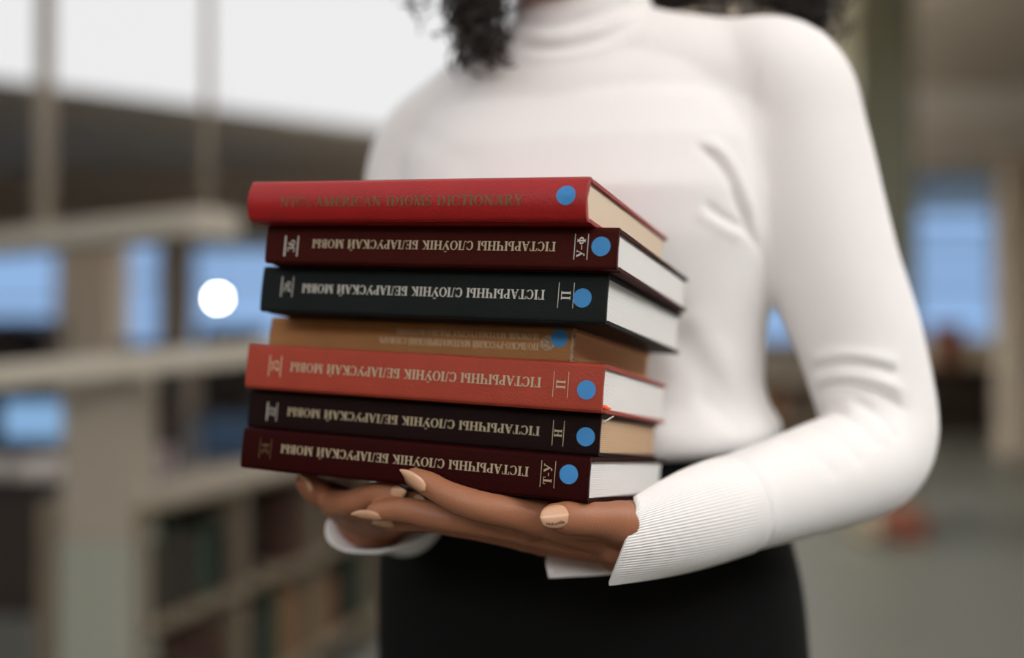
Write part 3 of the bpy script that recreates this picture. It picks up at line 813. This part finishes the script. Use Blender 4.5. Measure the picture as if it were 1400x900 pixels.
M_SKIN = mat('brown_skin', srgb(156, 102, 73), .5, .4, bump=.25, bscale=700, var=.10, vscale=55, sss=.12)
M_NAIL = mat('beige_nail_varnish', srgb(204, 158, 126), .32, .5, coat=.15)
M_INK = mat('nail_ornament', srgb(40, 30, 26), .5, .3)
M_HAIR = mat('dark_curly_hair', srgb(34, 25, 20), .5, .5)
M_LIP = mat('lips', srgb(168, 92, 82), .4, .4)
M_EYE = mat('eye_white', srgb(230, 226, 220), .2, .5)
M_IRIS = mat('brown_iris', srgb(62, 38, 24), .2, .5)
M_SKIRT = mat('black_cloth', srgb(10, 9, 9), .85, .15, bump=.3, bscale=900)
M_KNIT = mat('white_knit', srgb(232, 229, 228), .95, .1, bump=.15, bscale=650, sheen=.1)
M_RIB = mat('white_rib_knit', srgb(232, 229, 228), .95, .12)

CH = P(772, -150, .955)                              # middle of the head
def hd(x, y, z): return CH + LAT * x - FRO * y + ZUP * z   # x her left, y back, z up

woman = None
bm = bmesh.new()
# left forearm, hand
WL = P(874, 733, .703)
EL = P(1200, 604, .86)
tube(bm, [(P(1085, 190, .93), .038), (P(1130, 380, .89), .035), (P(1185, 540, .872), .030), (P(1192, 602, .858), .028), (P(1120, 653, .808), .027), (P(1000, 695, .752), .024), (WL, .0225)], 24)
tube(bm, [(P(905, 722, .712), .021), (P(872, 730, .698), .020), (P(845, 733, .69), .019)], 20)
tube(bm, [(P(910, 730, .735), .020), (P(875, 738, .725), .021), (P(848, 742, .72), .0195)], 20)
KN = {'i': P(716, 704, .6655), 'm': P(712, 721, .688), 'r': P(718, 733, .710), 'p': P(732, 738, .733)}
WRS = {'i': P(850, 728, .690), 'm': P(850, 736, .702), 'r': P(852, 741, .713), 'p': P(856, 744, .726)}
for k, r0, r1 in (('i', .0165, .0108), ('m', .0165, .0110), ('r', .0155, .0105), ('p', .015, .0098)):
    a, b = WRS[k], KN[k]
    tube(bm, [(a, r0), (a.lerp(b, .5), (r0 + r1) / 2 + .001), (b, r1)], 18)
# web of the palm between the metacarpals
for a, b in (('i', 'm'), ('m', 'r'), ('r', 'p')):
    for f in (.35, .65, .9):
        tube(bm, [(WRS[a].lerp(KN[a], f), .0112), (WRS[b].lerp(KN[b], f), .0112)], 12, 3)
tube(bm, [(KN['i'], .0106), (P(672, 696, .6570), .0094), (P(632, 685, .6580), .0091), (P(605, 673, .6620), .0081), (P(586, 662, .6665), .0078), (P(566, 653, .668), .0062)], 20)
tube(bm, [(KN['m'], .0106), (P(655, 713, .684), .0094), (P(602, 706, .684), .0090), (P(565, 699, .687), .0080), (P(545, 697, .689), .0076), (P(512, 700, .693), .0058)], 20)
tube(bm, [(KN['r'], .0100), (P(660, 722, .708), .0090), (P(620, 716, .708), .0086), (P(585, 712, .710), .0076), (P(565, 712, .711), .0072), (P(533, 716, .713), .0054)], 20)
tube(bm, [(KN['p'], .0094), (P(690, 724, .738), .0082), (P(655, 714, .742), .0078), (P(632, 709, .745), .0068), (P(612, 708, .747), .0054)], 18)
# left thumb and its ball
tube(bm, [(P(872, 726, .690), .016), (P(852, 717.5, .672), .0150), (P(832, 713, .659), .0120), (P(815, 710.5, .652), .0106), (P(792, 709, .646), .0104), (P(772, 708, .6435), .0100), (P(757, 706, .6425), .0078)], 22)
tube(bm, [(P(862, 717.5, .690), .0155), (P(846, 715, .668), .0126), (P(820, 716, .665), .0112), (P(770, 715, .672), .0105)], 18)
# right arm and hand
WR = P(512, 715, .815)
tube(bm, [(P(585, 260, 1.03), .038), (P(558, 450, 1.045), .036), (P(566, 590, 1.05), .032), (P(572, 655, .98), .027), (P(550, 706, .885), .019), (WR, .0190)], 24)
RK = {'i': P(458, 688, .742), 'm': P(480, 695, .735), 'r': P(505, 697, .735), 'p': P(530, 697, .742)}
RW = {'i': P(508, 702, .80), 'm': P(515, 706, .80), 'r': P(525, 708, .80), 'p': P(535, 708, .80)}
tube(bm, [(P(498, 720, .812), .0140), (P(532, 722, .815), .0140)], 18)
tube(bm, [(P(480, 714, .790), .0112), (P(492, 726, .794), .0116), (P(520, 728, .806), .0120)], 16)
for k in 'imrp':
    a, b = RW[k], RK[k]; tube(bm, [(a, .0155), (a.lerp(b, .5), .0128), (b, .0104)], 16)
for a, b in (('i', 'm'), ('m', 'r'), ('r', 'p')):
    for f in (.4, .75):
        tube(bm, [(RW[a].lerp(RK[a], f), .0112), (RW[b].lerp(RK[b], f), .0112)], 12, 3)
tube(bm, [(RK['i'], .0100), (P(478, 688, .720), .0088), (P(505, 679, .7085), .0084), (P(523, 674, .7025), .0076), (P(541, 673, .6985), .0062)], 18)
tube(bm, [(RK['m'], .0100), (P(515, 692, .722), .0088), (P(540, 687, .712), .0082), (P(557, 683, .706), .0070), (P(572, 682, .7025), .0058)], 18)
tube(bm, [(RK['r'], .0096), (P(545, 689, .728), .0084), (P(575, 686, .722), .0078), (P(600, 684, .720), .0060)], 16)
tube(bm, [(RK['p'], .0090), (P(568, 689, .742), .0078), (P(600, 687, .742), .0070), (P(622, 686, .742), .0056)], 16)
tube(bm, [(P(500, 710, .796), .0175), (P(488, 704, .786), .0160), (P(468, 690, .770), .0130), (P(442, 676, .752), .0104), (P(428, 668, .744), .0096), (P(418, 659, .738), .0072)], 18)
# trunk, neck and head
tube(bm, [(P(800, 760, .97), .10), (P(800, 640, .965), .080), (P(800, 480, .96), .080), (P(803, 250, .965), .085), (P(803, 140, .975), .055)], 28)
tube(bm, [(P(590, 215, 1.03), .034), (P(690, 165, 1.0), .04), (P(803, 165, .975), .045), (P(950, 145, .935), .042), (P(1068, 150, .912), .038)], 20)
tube(bm, [(P(803, 130, .968), .050), (P(800, 40, .965), .049), (P(790, -40, .962), .050), (P(782, -90, .965), .052)], 24)
for s in (-1, 1):                                    # legs and feet below the skirt
    hip = P(798, 780, .97) + LAT * .085 * s
    tube(bm, [(hip, .085), (Vector((hip.x, hip.y, .70)), .078), (Vector((hip.x, hip.y, .46)), .054), (Vector((hip.x, hip.y, .30)) - FRO * .01, .052), (Vector((hip.x, hip.y, .10)) - FRO * .005, .034), (Vector((hip.x, hip.y, .045)), .034)], 20)
    an = Vector((hip.x, hip.y, .035))
    tube(bm, [(an - FRO * .03, .032), (an + FRO * .05, .033), (an + FRO * .13 - ZUP * .008, .026)], 16)
# head: skull, jaw, chin, cheeks, nose, ears
ell(bm, hd(0, .012, .035), .072, .092, .088, RB)
ell(bm, hd(0, -.012, -.03), .060, .074, .070, RB)
ell(bm, hd(0, -.052, -.083), .026, .022, .022, RB)
tube(bm, [(hd(-.05, -.0, -.055), .018), (hd(-.033, -.042, -.085), .016), (hd(0, -.058, -.088), .017), (hd(.033, -.042, -.085), .016), (hd(.05, -.0, -.055), .018)], 16)
tube(bm, [(hd(0, -.086, .018), .008), (hd(0, -.098, -.008), .010), (hd(0, -.104, -.022), .011)], 14)
for s in (-1, 1):
    ell(bm, hd(.012 * s, -.094, -.026), .009, .010, .008, RB)
    ell(bm, hd(.034 * s, -.062, -.02), .022, .02, .024, RB)
    ell(bm, hd(.073 * s, .018, -.005), .008, .020, .032, RB)
    tube(bm, [(hd(.014 * s, -.084, .03), .006), (hd(.034 * s, -.080, .034), .007), (hd(.052 * s, -.066, .026), .006)], 10)
body_me = fused(bm, .0016, 7, .5)
body = link('person', body_me, M_SKIN, None, True)
tag(body, 'woman in a white turtleneck and black skirt holding a stack of books in both hands', 'person')

def nail(base, tip, face, wid, thick=.0012, lab=None, m=None, rnd_tip=False):
    """curved nail plate from base to tip, facing outwards along face"""
    bm = bmesh.new(); ax = (tip - base); L = ax.length; ax.normalize()
    side = ax.cross(face).normalized(); nrm = side.cross(ax).normalized()
    rows = []
    for layer in (1, 0):
        rr = []
        for i in range(13):
            u = i / 12
            e = (u - .35) / .65
            wv = wid * (math.sqrt(max(0, 1 - (1 - u / .35) ** 2)) * .98 + .02) if u < .35 else wid * (math.sqrt(max(0, 1 - e ** 3.2)) * .97 + .03 if rnd_tip else (1 - e ** 2.2) * .96 + .04)
            row = []
            for j in range(9):
                v = (j - 4) / 4
                row.append(bm.verts.new(base + ax * L * u + side * wv * v + nrm * (-wid * .42 * v * v * (wv / wid) + (thick if layer else 0) - .0016 * (u - .4) ** 2 * (1 if u > .4 else 2))))
            rr.append(row)
        rows.append(rr)
    top, bot = rows
    for i in range(12):
        for j in range(8):
            bm.faces.new((top[i][j], top[i][j + 1], top[i + 1][j + 1], top[i + 1][j]))
            bm.faces.new((bot[i][j], bot[i + 1][j], bot[i + 1][j + 1], bot[i][j + 1]))
        for j in (0, 8): bm.faces.new((top[i][j], top[i + 1][j], bot[i + 1][j], bot[i][j]))
    for i in (0, 12):
        for j in range(8): bm.faces.new((top[i][j], bot[i][j], bot[i][j + 1], top[i][j + 1]))
    o = obj('fingernail', bm, m or M_NAIL, body, True)
    o['label'] = lab or 'beige varnished nail'
    return o, (ax, side, nrm)
CAMD = lambda p: (CAM - p).normalized()
q = P(780, 708, .630)
# thumb: broad nail facing the viewer, with a fine dark ornament along its lower rim
nb, nt_ = P(778, 704, .6345), P(738, 708, .6352)
tn, (ax, sd, nr) = nail(nb, nt_, (CAMD(nb) + ZUP * .15).normalized(), .0066, .0012, 'short rounded beige thumbnail with a fine dark ornament', None, True)
bm = bmesh.new(); rnd = random.Random(8)
for k in range(15):
    u = .18 + .6 * k / 14
    c = nb + ax * (nt_ - nb).length * u
    s = sd if (sd.z < 0) else -sd
    p0 = c + s * (.0050 - .0020 * abs(u - .5)) + nr * .0002
    p1 = p0 - s * rnd.uniform(.0005, .0017) + ax * rnd.uniform(-.0007, .0007) + nr * .0007
    tube(bm, [(p0, .00022), (p1, .00018)], 6, 1)
obj('nail_ornament', bm, M_INK, tn)
# index: long almond nail seen from its side, middle and ring nails below
f1 = (CAMD(P(575, 660, .66)) * .75 + ZUP * -.35 + Vector((-.55, 0, 0))).normalized()
nail(P(581, 671, .6585), P(547, 642, .6620), f1, .0046, .0012, 'long almond-shaped beige nail of the raised index finger')
f2 = (CAMD(P(500, 703, .69)) * .6 - ZUP * .8).normalized()
nail(P(522, 709, .6870), P(480, 703, .6930), f2, .0048)
nail(P(540, 719, .7070), P(508, 715, .7110), f2, .0046)
nail(P(620, 711, .7400), P(590, 709, .7450), f2, .0042)
# nails of the far hand
f3 = (CAMD(P(545, 673, .69)) * .9 + Vector((.45, 0, 0))).normalized()
nail(P(534, 676, .6935), P(556, 672, .6900), f3, .0046)
nail(P(565, 686, .6975), P(582, 684, .6945), f3, .0042)
f4 = (CAMD(P(415, 660, .73)) * .45 + Vector((-.8, 0, .25))).normalized()
nail(P(424, 674, .7360), P(408, 648, .7330), f4, .0056)
# eyes, brows and lips
for s in (-1, 1):
    bm = bmesh.new(); c = hd(.032 * s, -.074, .012); ell(bm, c, .0125, .0125, .0115, RB, 20)
    e = obj('eye', bm, M_EYE, body, True)
    bm = bmesh.new(); ell(bm, c + FRO * .0096, .0055, .0034, .0055, RB, 16); obj('iris', bm, M_IRIS, e, True)
    bm = bmesh.new(); tube(bm, [(hd(.016 * s, -.089, .034), .0026), (hd(.034 * s, -.086, .041), .003), (hd(.054 * s, -.071, .034), .0018)], 8); obj('eyebrow', bm, M_HAIR, body, True)
bm = bmesh.new()
tube(bm, [(hd(-.022, -.078, -.052), .003), (hd(-.008, -.090, -.049), .005), (hd(0, -.0915, -.050), .0048), (hd(.008, -.090, -.049), .005), (hd(.022, -.078, -.052), .003)], 12)
tube(bm, [(hd(-.020, -.078, -.054), .003), (hd(0, -.0905, -.059), .006), (hd(.020, -.078, -.054), .003)], 12)
obj('lips', bm, M_LIP, body, True)

# ---- white turtleneck
def ring(bm, c, a, b, n=48, tilt=0.0, pw=2.3):
    out = []
    for k in range(n):
        t = 2 * PI * k / n; cs, sn = math.cos(t), math.sin(t)
        x = a * math.copysign(abs(cs) ** (2 / pw), cs); y = b * math.copysign(abs(sn) ** (2 / pw), sn)
        out.append(bm.verts.new(c + LAT * x - FRO * y + ZUP * (tilt * sn)))
    return out
def hw2a(px, d, b): return math.sqrt(max(1e-4, (px / F * d) ** 2 - (b * math.sin(BY)) ** 2)) / math.cos(BY)
bm = bmesh.new()
TR = [(96, 802, 118, .970, .055), (125, 804, 185, .970, .070), (165, 804, 228, .962, .088), (215, 802, 246, .955, .102), (280, 800, 250, .948, .112), (340, 799, 250, .948, .111),
      (400, 798, 243, .952, .106), (460, 797, 234, .957, .100), (520, 797, 231, .960, .098), (548, 798, 237, .962, .100), (576, 800, 252, .962, .108), (591, 800, 251, .962, .107), (602, 799, 234, .962, .096)]
rings = []
for y, xc, hwp, d, b in TR:
    t = .010 if y > 580 else (.006 if y > 555 else 0)
    rings.append(ring(bm, P(xc, y, d), hw2a(hwp, d, b), b, 48, t))
skin(bm, rings, True)
# shoulders and sleeves
tube(bm, [(P(800, 120, .968), .075), (P(690, 142, .995), .055), (P(620, 178, 1.015), .050), (P(578, 214, 1.03), .0475), (P(562, 300, 1.035), .0475), (P(556, 450, 1.045), .046), (P(566, 590, 1.05), .043), (P(572, 650, .98), .0400), (P(556, 708, .895), .030), (P(548, 708, .865), .027)], 28)
tube(bm, [(P(800, 115, .968), .075), (P(900, 105, .95), .056), (P(990, 112, .93), .0525), (P(1062, 124, .908), .0580), (P(1090, 200, .900), .0570), (P(1114, 290, .892), .0553), (P(1138, 370, .886), .0530), (P(1172, 460, .880), .0495), (P(1194, 540, .872), .0465),
      (P(1202, 590, .862), .0440), (P(1183, 628, .845), .0435), (P(1122, 652, .808), .0405), (P(1055, 674, .778), .0365), (P(990, 694, .750), .0335)], 32)
# chest running into the shoulders
tube(bm, [(P(1075, 215, .903), .052), (P(1020, 205, .912), .060), (P(960, 188, .927), .070), (P(900, 178, .940), .078), (P(803, 176, .963), .086), (P(710, 186, .985), .074), (P(655, 200, 1.002), .060), (P(610, 222, 1.015), .050)], 28)
tube(bm, [(P(1050, 140, .912), .056), (P(960, 130, .932), .062), (P(880, 124, .952), .070), (P(803, 122, .968), .076), (P(720, 134, .988), .064), (P(660, 156, 1.004), .055)], 28)
# folded collar
tube(bm, [(P(805, 128, .966), .074), (P(802, 95, .966), .0655), (P(800, 55, .966), .0620), (P(797, 15, .965), .0600), (P(795, -12, .964), .0590)], 32, 6, False)
sw_me = fused(bm, .0023, 34, .5)
sweater = link('sweater', sw_me, M_KNIT, body, True)
sweater['label'] = 'white fine-knit turtleneck sweater'

# folds: soft ridges and valleys pressed into the knit along curved lines on its surface
bmx = bmesh.new(); bmx.from_mesh(sw_me)
bmx.normal_update()
tree = BVHTree.FromBMesh(bmx)
def on_surface(px, py):
    d = camv((px - 700) / F, (py - 450) / F, 1).normalized()
    h = tree.ray_cast(CAM, d)
    return h[0]
def crease(pts, amp, wid):
    ps = [on_surface(*p) for p in catmull(pts, 5)]
    return ([p for p in ps if p], amp, wid)
CR = [
 # armpit folds
 crease([(948, 196), (966, 207), (983, 222), (999, 247), (1012, 285), (1030, 322), (1048, 362)], -.0042, .0042), crease([(960, 192), (984, 208), (1003, 232), (1018, 268), (1034, 305)], .0035, .007),
 crease([(960, 276), (990, 298), (1020, 314), (1042, 340)], -.0028, .0042), crease([(950, 288), (985, 310), (1020, 328)], .0014, .006),
 # inner elbow folds: thin ridges with valleys between
 crease([(1104, 508), (1147, 497), (1199, 502), (1228, 514)], -.0040, .0042), crease([(1104, 496), (1147, 485), (1199, 490), (1232, 500)], .0028, .006),
 crease([(1106, 542), (1147, 527), (1205, 539), (1242, 566)], -.0046, .0040), crease([(1106, 526), (1147, 512), (1202, 520), (1240, 540)], .0034, .0055),
 crease([(1160, 541), (1205, 572), (1230, 604)], -.0022, .0040), crease([(1135, 556), (1176, 583), (1207, 615)], -.0022, .0042), crease([(1148, 547), (1192, 578), (1220, 610)], .0016, .005),
 crease([(1100, 580), (1145, 600), (1185, 640)], -.0014, .006), crease([(1062, 598), (1110, 620), (1150, 655)], -.0012, .007),
 # cuff seam and bunched knit above the wrist
 crease([(1016, 632), (1038, 670), (1046, 708), (1040, 742)], -.0020, .004), crease([(1030, 628), (1052, 668), (1060, 706), (1054, 738)], .0012, .006),
 # armhole seam
 crease([(1040, 70), (1030, 120), (1026, 180), (1034, 240), (1044, 300)], -.0012, .005),
 # waist drapes
 crease([(915, 440), (955, 500), (1005, 560), (1040, 585)], -.0022, .014), crease([(940, 420), (980, 480), (1020, 540)], .0018, .014), crease([(950, 530), (985, 565), (1020, 590)], -.002, .010),
 # chest
 crease([(560, 170), (600, 205), (660, 225)], -.0012, .013),
 # collar rolls
 crease([(700, 62), (760, 66), (840, 48), (900, 14)], -.0032, .005), crease([(702, 46), (760, 51), (835, 33), (890, 2)], .0028, .007), crease([(703, 30), (760, 34), (830, 16), (868, 0)], -.0030, .005), crease([(698, 76), (760, 80), (850, 62), (903, 30)], .0022, .007),
]
for ps, amp, wid in CR:
    if len(ps) < 2: continue
    lo = Vector((min(p.x for p in ps), min(p.y for p in ps), min(p.z for p in ps))) - Vector((1, 1, 1)) * wid * 3
    hi = Vector((max(p.x for p in ps), max(p.y for p in ps), max(p.z for p in ps))) + Vector((1, 1, 1)) * wid * 3
    n = len(ps)
    for v in bmx.verts:
        c = v.co
        if c.x < lo.x or c.y < lo.y or c.z < lo.z or c.x > hi.x or c.y > hi.y or c.z > hi.z: continue
        best = 9; bu = 0
        for i in range(n - 1):
            a, b = ps[i], ps[i + 1]; ab = b - a; L2 = ab.length_squared
            t = max(0, min(1, (c - a).dot(ab) / L2)) if L2 > 0 else 0
            dd_ = (c - a - ab * t).length
            if dd_ < best: best = dd_; bu = (i + t) / (n - 1)
        if best < wid * 3:
            env = min(1, bu / .2, (1 - bu) / .2) if 0 < bu < 1 else 0
            env = env * env * (3 - 2 * env) if env > 0 else 0
            v.co = c + v.normal * (amp * math.exp(-(best / wid) ** 2 * 1.4) * env)
bmx.to_mesh(sw_me); bmx.free(); sw_me.update()
sw_me.polygons.foreach_set('use_smooth', [True] * len(sw_me.polygons))

# ribbed, flared cuff: open strip round the wrist with a slit underneath
def cuff(base_c, base_r, axis, up, rim, nribs, ncol, nrow, rib, slit, thick=.0016, flare=.0, ph0=0):
    u = (up - axis * up.dot(axis)).normalized(); v = axis.cross(u).normalized()
    samp = catmull([(q.x, q.y, q.z) for q in rim], 12)
    m = len(samp) - 1
    bm = bmesh.new(); layers = []
    for layer in (0, 1):
        rows = []
        for i in range(nrow + 1):
            s = i / nrow; row = []
            for k in range(ncol + (1 if slit else 0)):
                f = k / ncol; an = ph0 + 2 * PI * f
                rd = u * math.cos(an) + v * math.sin(an)
                b = base_c + rd * base_r
                x = f * m; j = min(int(x), m - 1); q = Vector(samp[j]).lerp(Vector(samp[j + 1]), x - j)
                p = b.lerp(q, s) + rd * (flare * math.sin(PI * s) + rib * math.cos(2 * PI * nribs * f) * min(1, s * 6, (1.02 - s) * 20) - (thick if layer else 0))
                row.append(bm.verts.new(p))
            rows.append(row)
        layers.append(rows)
    top, bot = layers; nc = len(top[0]); seq = range(nc - 1) if slit else range(nc)
    for i in range(nrow):
        for k in seq:
            k2 = (k + 1) % nc
            bm.faces.new((top[i][k], top[i][k2], top[i + 1][k2], top[i + 1][k])); bm.faces.new((bot[i][k], bot[i + 1][k], bot[i + 1][k2], bot[i][k2]))
    for i in (0, nrow):
        for k in seq:
            k2 = (k + 1) % nc; bm.faces.new((top[i][k], bot[i][k], bot[i][k2], top[i][k2]))
    if slit:
        for i in range(nrow):
            for k in (0, nc - 1): bm.faces.new((top[i][k], top[i + 1][k], bot[i + 1][k], bot[i][k]))
    return obj('cuff', bm, M_RIB, sweater, True)
BC = P(1003, 691, .754); AX = (P(880, 728, .703) - BC).normalized()
# angle runs from the slit underneath, up the near side, over the wrist and down the far side
down = -ZUP - CAMD(BC) * -.35
RIM = [P(833, 801, .668), P(842, 779, .660), P(853, 750, .655), P(864, 718, .657), P(870, 695, .664), P(866, 680, .680), P(872, 682, .705), P(860, 705, .728), P(815, 738, .742), P(770, 758, .742), P(747, 764, .735), P(750, 791, .722)]
cuff(BC, .0345, AX, down, RIM, 90, 900, 24, .00017, True, .0018, .0028)['label'] = 'ribbed flared cuff with a slit at the wrist nearest the camera'
BC2 = P(549, 706, .872); AX2 = (P(520, 716, .80) - BC2).normalized()
R2 = [P(515, 757, .780), P(480, 756, .779), P(458, 748, .781), P(449, 730, .784), P(452, 708, .788), P(470, 698, .80), P(520, 694, .815), P(566, 700, .812), P(592, 718, .798), P(575, 736, .786), P(545, 750, .781), P(515, 757, .780)]
cuff(BC2, .0265, AX2, -ZUP, R2, 48, 288, 14, .0004, False, .0022, .001)['label'] = 'loose ribbed cuff of the arm behind the books'

# ---- black skirt
bm = bmesh.new()
SK = [(585, 800, 212, .962, .086), (640, 799, 224, .962, .094), (690, 794, 256, .962, .105), (740, 791, 276, .962, .115), (800, 796, 283, .962, .120), (860, 798, 285, .962, .120), (900, 799, 286, .962, .119), (1000, 800, 284, .965, .116), (1150, 800, 268, .965, .108), (1400, 800, 250, .965, .10)]
rings = [ring(bm, P(x, y, d), hw2a(h_, d, b), b, 64, 0, 2.2) for y, x, h_, d, b in SK]
skin(bm, rings, True)
sk = obj('skirt', bm, M_SKIRT, body, True)
m_ = sk.modifiers.new('s', 'SUBSURF'); m_.levels = 1; m_.render_levels = 2
bm = bmesh.new()
rings = [ring(bm, P(799, y, .962), hw2a(h_, .962, b), b, 64, 0, 2.2) for y, h_, b in ((588, 217, .090), (589, 219, .091), (640, 228, .0965), (655, 236, .0985), (656, 233, .097))]
skin(bm, rings)
obj('waistband', bm, M_SKIRT, sk, True)

# ---- dark curly hair: springy strands falling round the head and behind the shoulder
cu = bpy.data.curves.new('hair', 'CURVE'); cu.dimensions = '3D'; cu.bevel_depth = .0016; cu.bevel_resolution = 0; cu.resolution_u = 1
rnd = random.Random(12)
def strand(root, mid, end, rad, turns, n=70):
    sp = cu.splines.new('POLY'); sp.points.add(n - 1)
    ph = rnd.uniform(0, 2 * PI); sg = rnd.choice((-1, 1))
    ax = (end - root).normalized(); u = ax.orthogonal().normalized(); v = ax.cross(u)
    for i in range(n):
        t = i / (n - 1)
        c = root * (1 - t) ** 2 + mid * 2 * t * (1 - t) + end * t * t
        r = rad * min(1, t * 3 + .15); a = ph + sg * turns * 2 * PI * t
        c = c + (u * math.cos(a) + v * math.sin(a)) * r
        sp.points[i].co = (c.x, c.y, c.z, 1)
        sp.points[i].radius = 1.0 - .4 * t
def crown(x, y, z):                                  # point on the scalp
    d = Vector((x, y, z)).normalized(); return hd(d.x * .074, .012 + d.y * .094, .035 + d.z * .09)
# lock in front of her right shoulder
for k in range(150):
    r0 = crown(rnd.uniform(-1, -.7), rnd.uniform(-.5, .5), rnd.uniform(-.2, .9))
    t = rnd.random()
    e = P(rnd.gauss(652, 19), rnd.uniform(20, 104) - 12 * t, rnd.uniform(.885, .94))
    m2 = P(rnd.gauss(640, 26), rnd.uniform(-190, -60), rnd.uniform(.88, .96))
    strand(r0, m2, e, rnd.uniform(.004, .010), rnd.uniform(6, 11))
for k in range(26):                                  # loose wisps farther out
    e = P(rnd.uniform(545, 640), rnd.uniform(-40, 28), rnd.uniform(.93, 1.0))
    strand(crown(-1, rnd.uniform(-.3, .6), rnd.uniform(0, .9)), P(rnd.uniform(590, 650), rnd.uniform(-200, -90), .95), e, rnd.uniform(.005, .010), rnd.uniform(5, 9))
for k in range(330):                                 # mass behind the neck and over the other shoulder
    x = rnd.random()
    px = 900 + 255 * x ** .9 + rnd.gauss(0, 12)
    e = P(px, rnd.uniform(-50, 42) - 10 * (1 - x) + (20 * x if rnd.random() < .4 else 0), rnd.uniform(.985, 1.10))
    strand(crown(rnd.uniform(.1, 1), rnd.uniform(-.2, 1), rnd.uniform(-.3, 1)), P(rnd.uniform(880, 1090), rnd.uniform(-280, -90), rnd.uniform(.97, 1.08)), e, rnd.uniform(.005, .011), rnd.uniform(6, 11))
for k in range(60):
    e = P(rnd.uniform(1085, 1165), rnd.uniform(-15, 62), rnd.uniform(1.0, 1.08))
    strand(crown(rnd.uniform(.3, 1), rnd.uniform(0, 1), rnd.uniform(-.3, .8)), P(rnd.uniform(1040, 1150), rnd.uniform(-230, -60), rnd.uniform(1.0, 1.07)), e, rnd.uniform(.006, .012), rnd.uniform(6, 11))
for k in range(45):
    e = P(rnd.uniform(884, 935), rnd.uniform(2, 18), rnd.uniform(.985, 1.04))
    strand(crown(rnd.uniform(.4, 1), rnd.uniform(-.1, .8), rnd.uniform(-.5, .3)), P(rnd.uniform(880, 925), rnd.uniform(-150, -50), rnd.uniform(.98, 1.03)), e, rnd.uniform(.005, .010), rnd.uniform(6, 11))
for k in range(110):                                 # fill just beside the collar and on the far shoulder
    px = rnd.uniform(893, 1010) if k < 70 else rnd.uniform(1080, 1150)
    e = P(px, rnd.uniform(-12, 16) if k < 70 else rnd.uniform(20, 82), rnd.uniform(.99, 1.08))
    strand(crown(rnd.uniform(.2, 1), rnd.uniform(-.2, 1), rnd.uniform(-.4, .8)), P(rnd.uniform(880, 960) if k < 70 else rnd.uniform(1010, 1110), rnd.uniform(-220, -80), rnd.uniform(.97, 1.06)), e, rnd.uniform(.006, .012), rnd.uniform(6, 11))
for k in range(200):                                 # rest of the head
    e = hd(rnd.uniform(-.17, .17), rnd.uniform(.02, .16), rnd.uniform(-.16, .05))
    strand(crown(rnd.uniform(-1, 1), rnd.uniform(-.35, 1), rnd.uniform(-.1, 1)), hd(rnd.uniform(-.15, .15), rnd.uniform(0, .15), rnd.uniform(.06, .17)), e, rnd.uniform(.005, .011), rnd.uniform(6, 11))
tmp = bpy.data.objects.new('strands', cu); COL.objects.link(tmp); bpy.context.view_layer.update()
hair_me = bpy.data.meshes.new_from_object(tmp.evaluated_get(bpy.context.evaluated_depsgraph_get()))
bpy.data.objects.remove(tmp); bpy.data.curves.remove(cu)
hair_me.materials.clear()
hair = link('hair', hair_me, M_HAIR, body, True)
hair['label'] = 'loose dark brown curly hair'
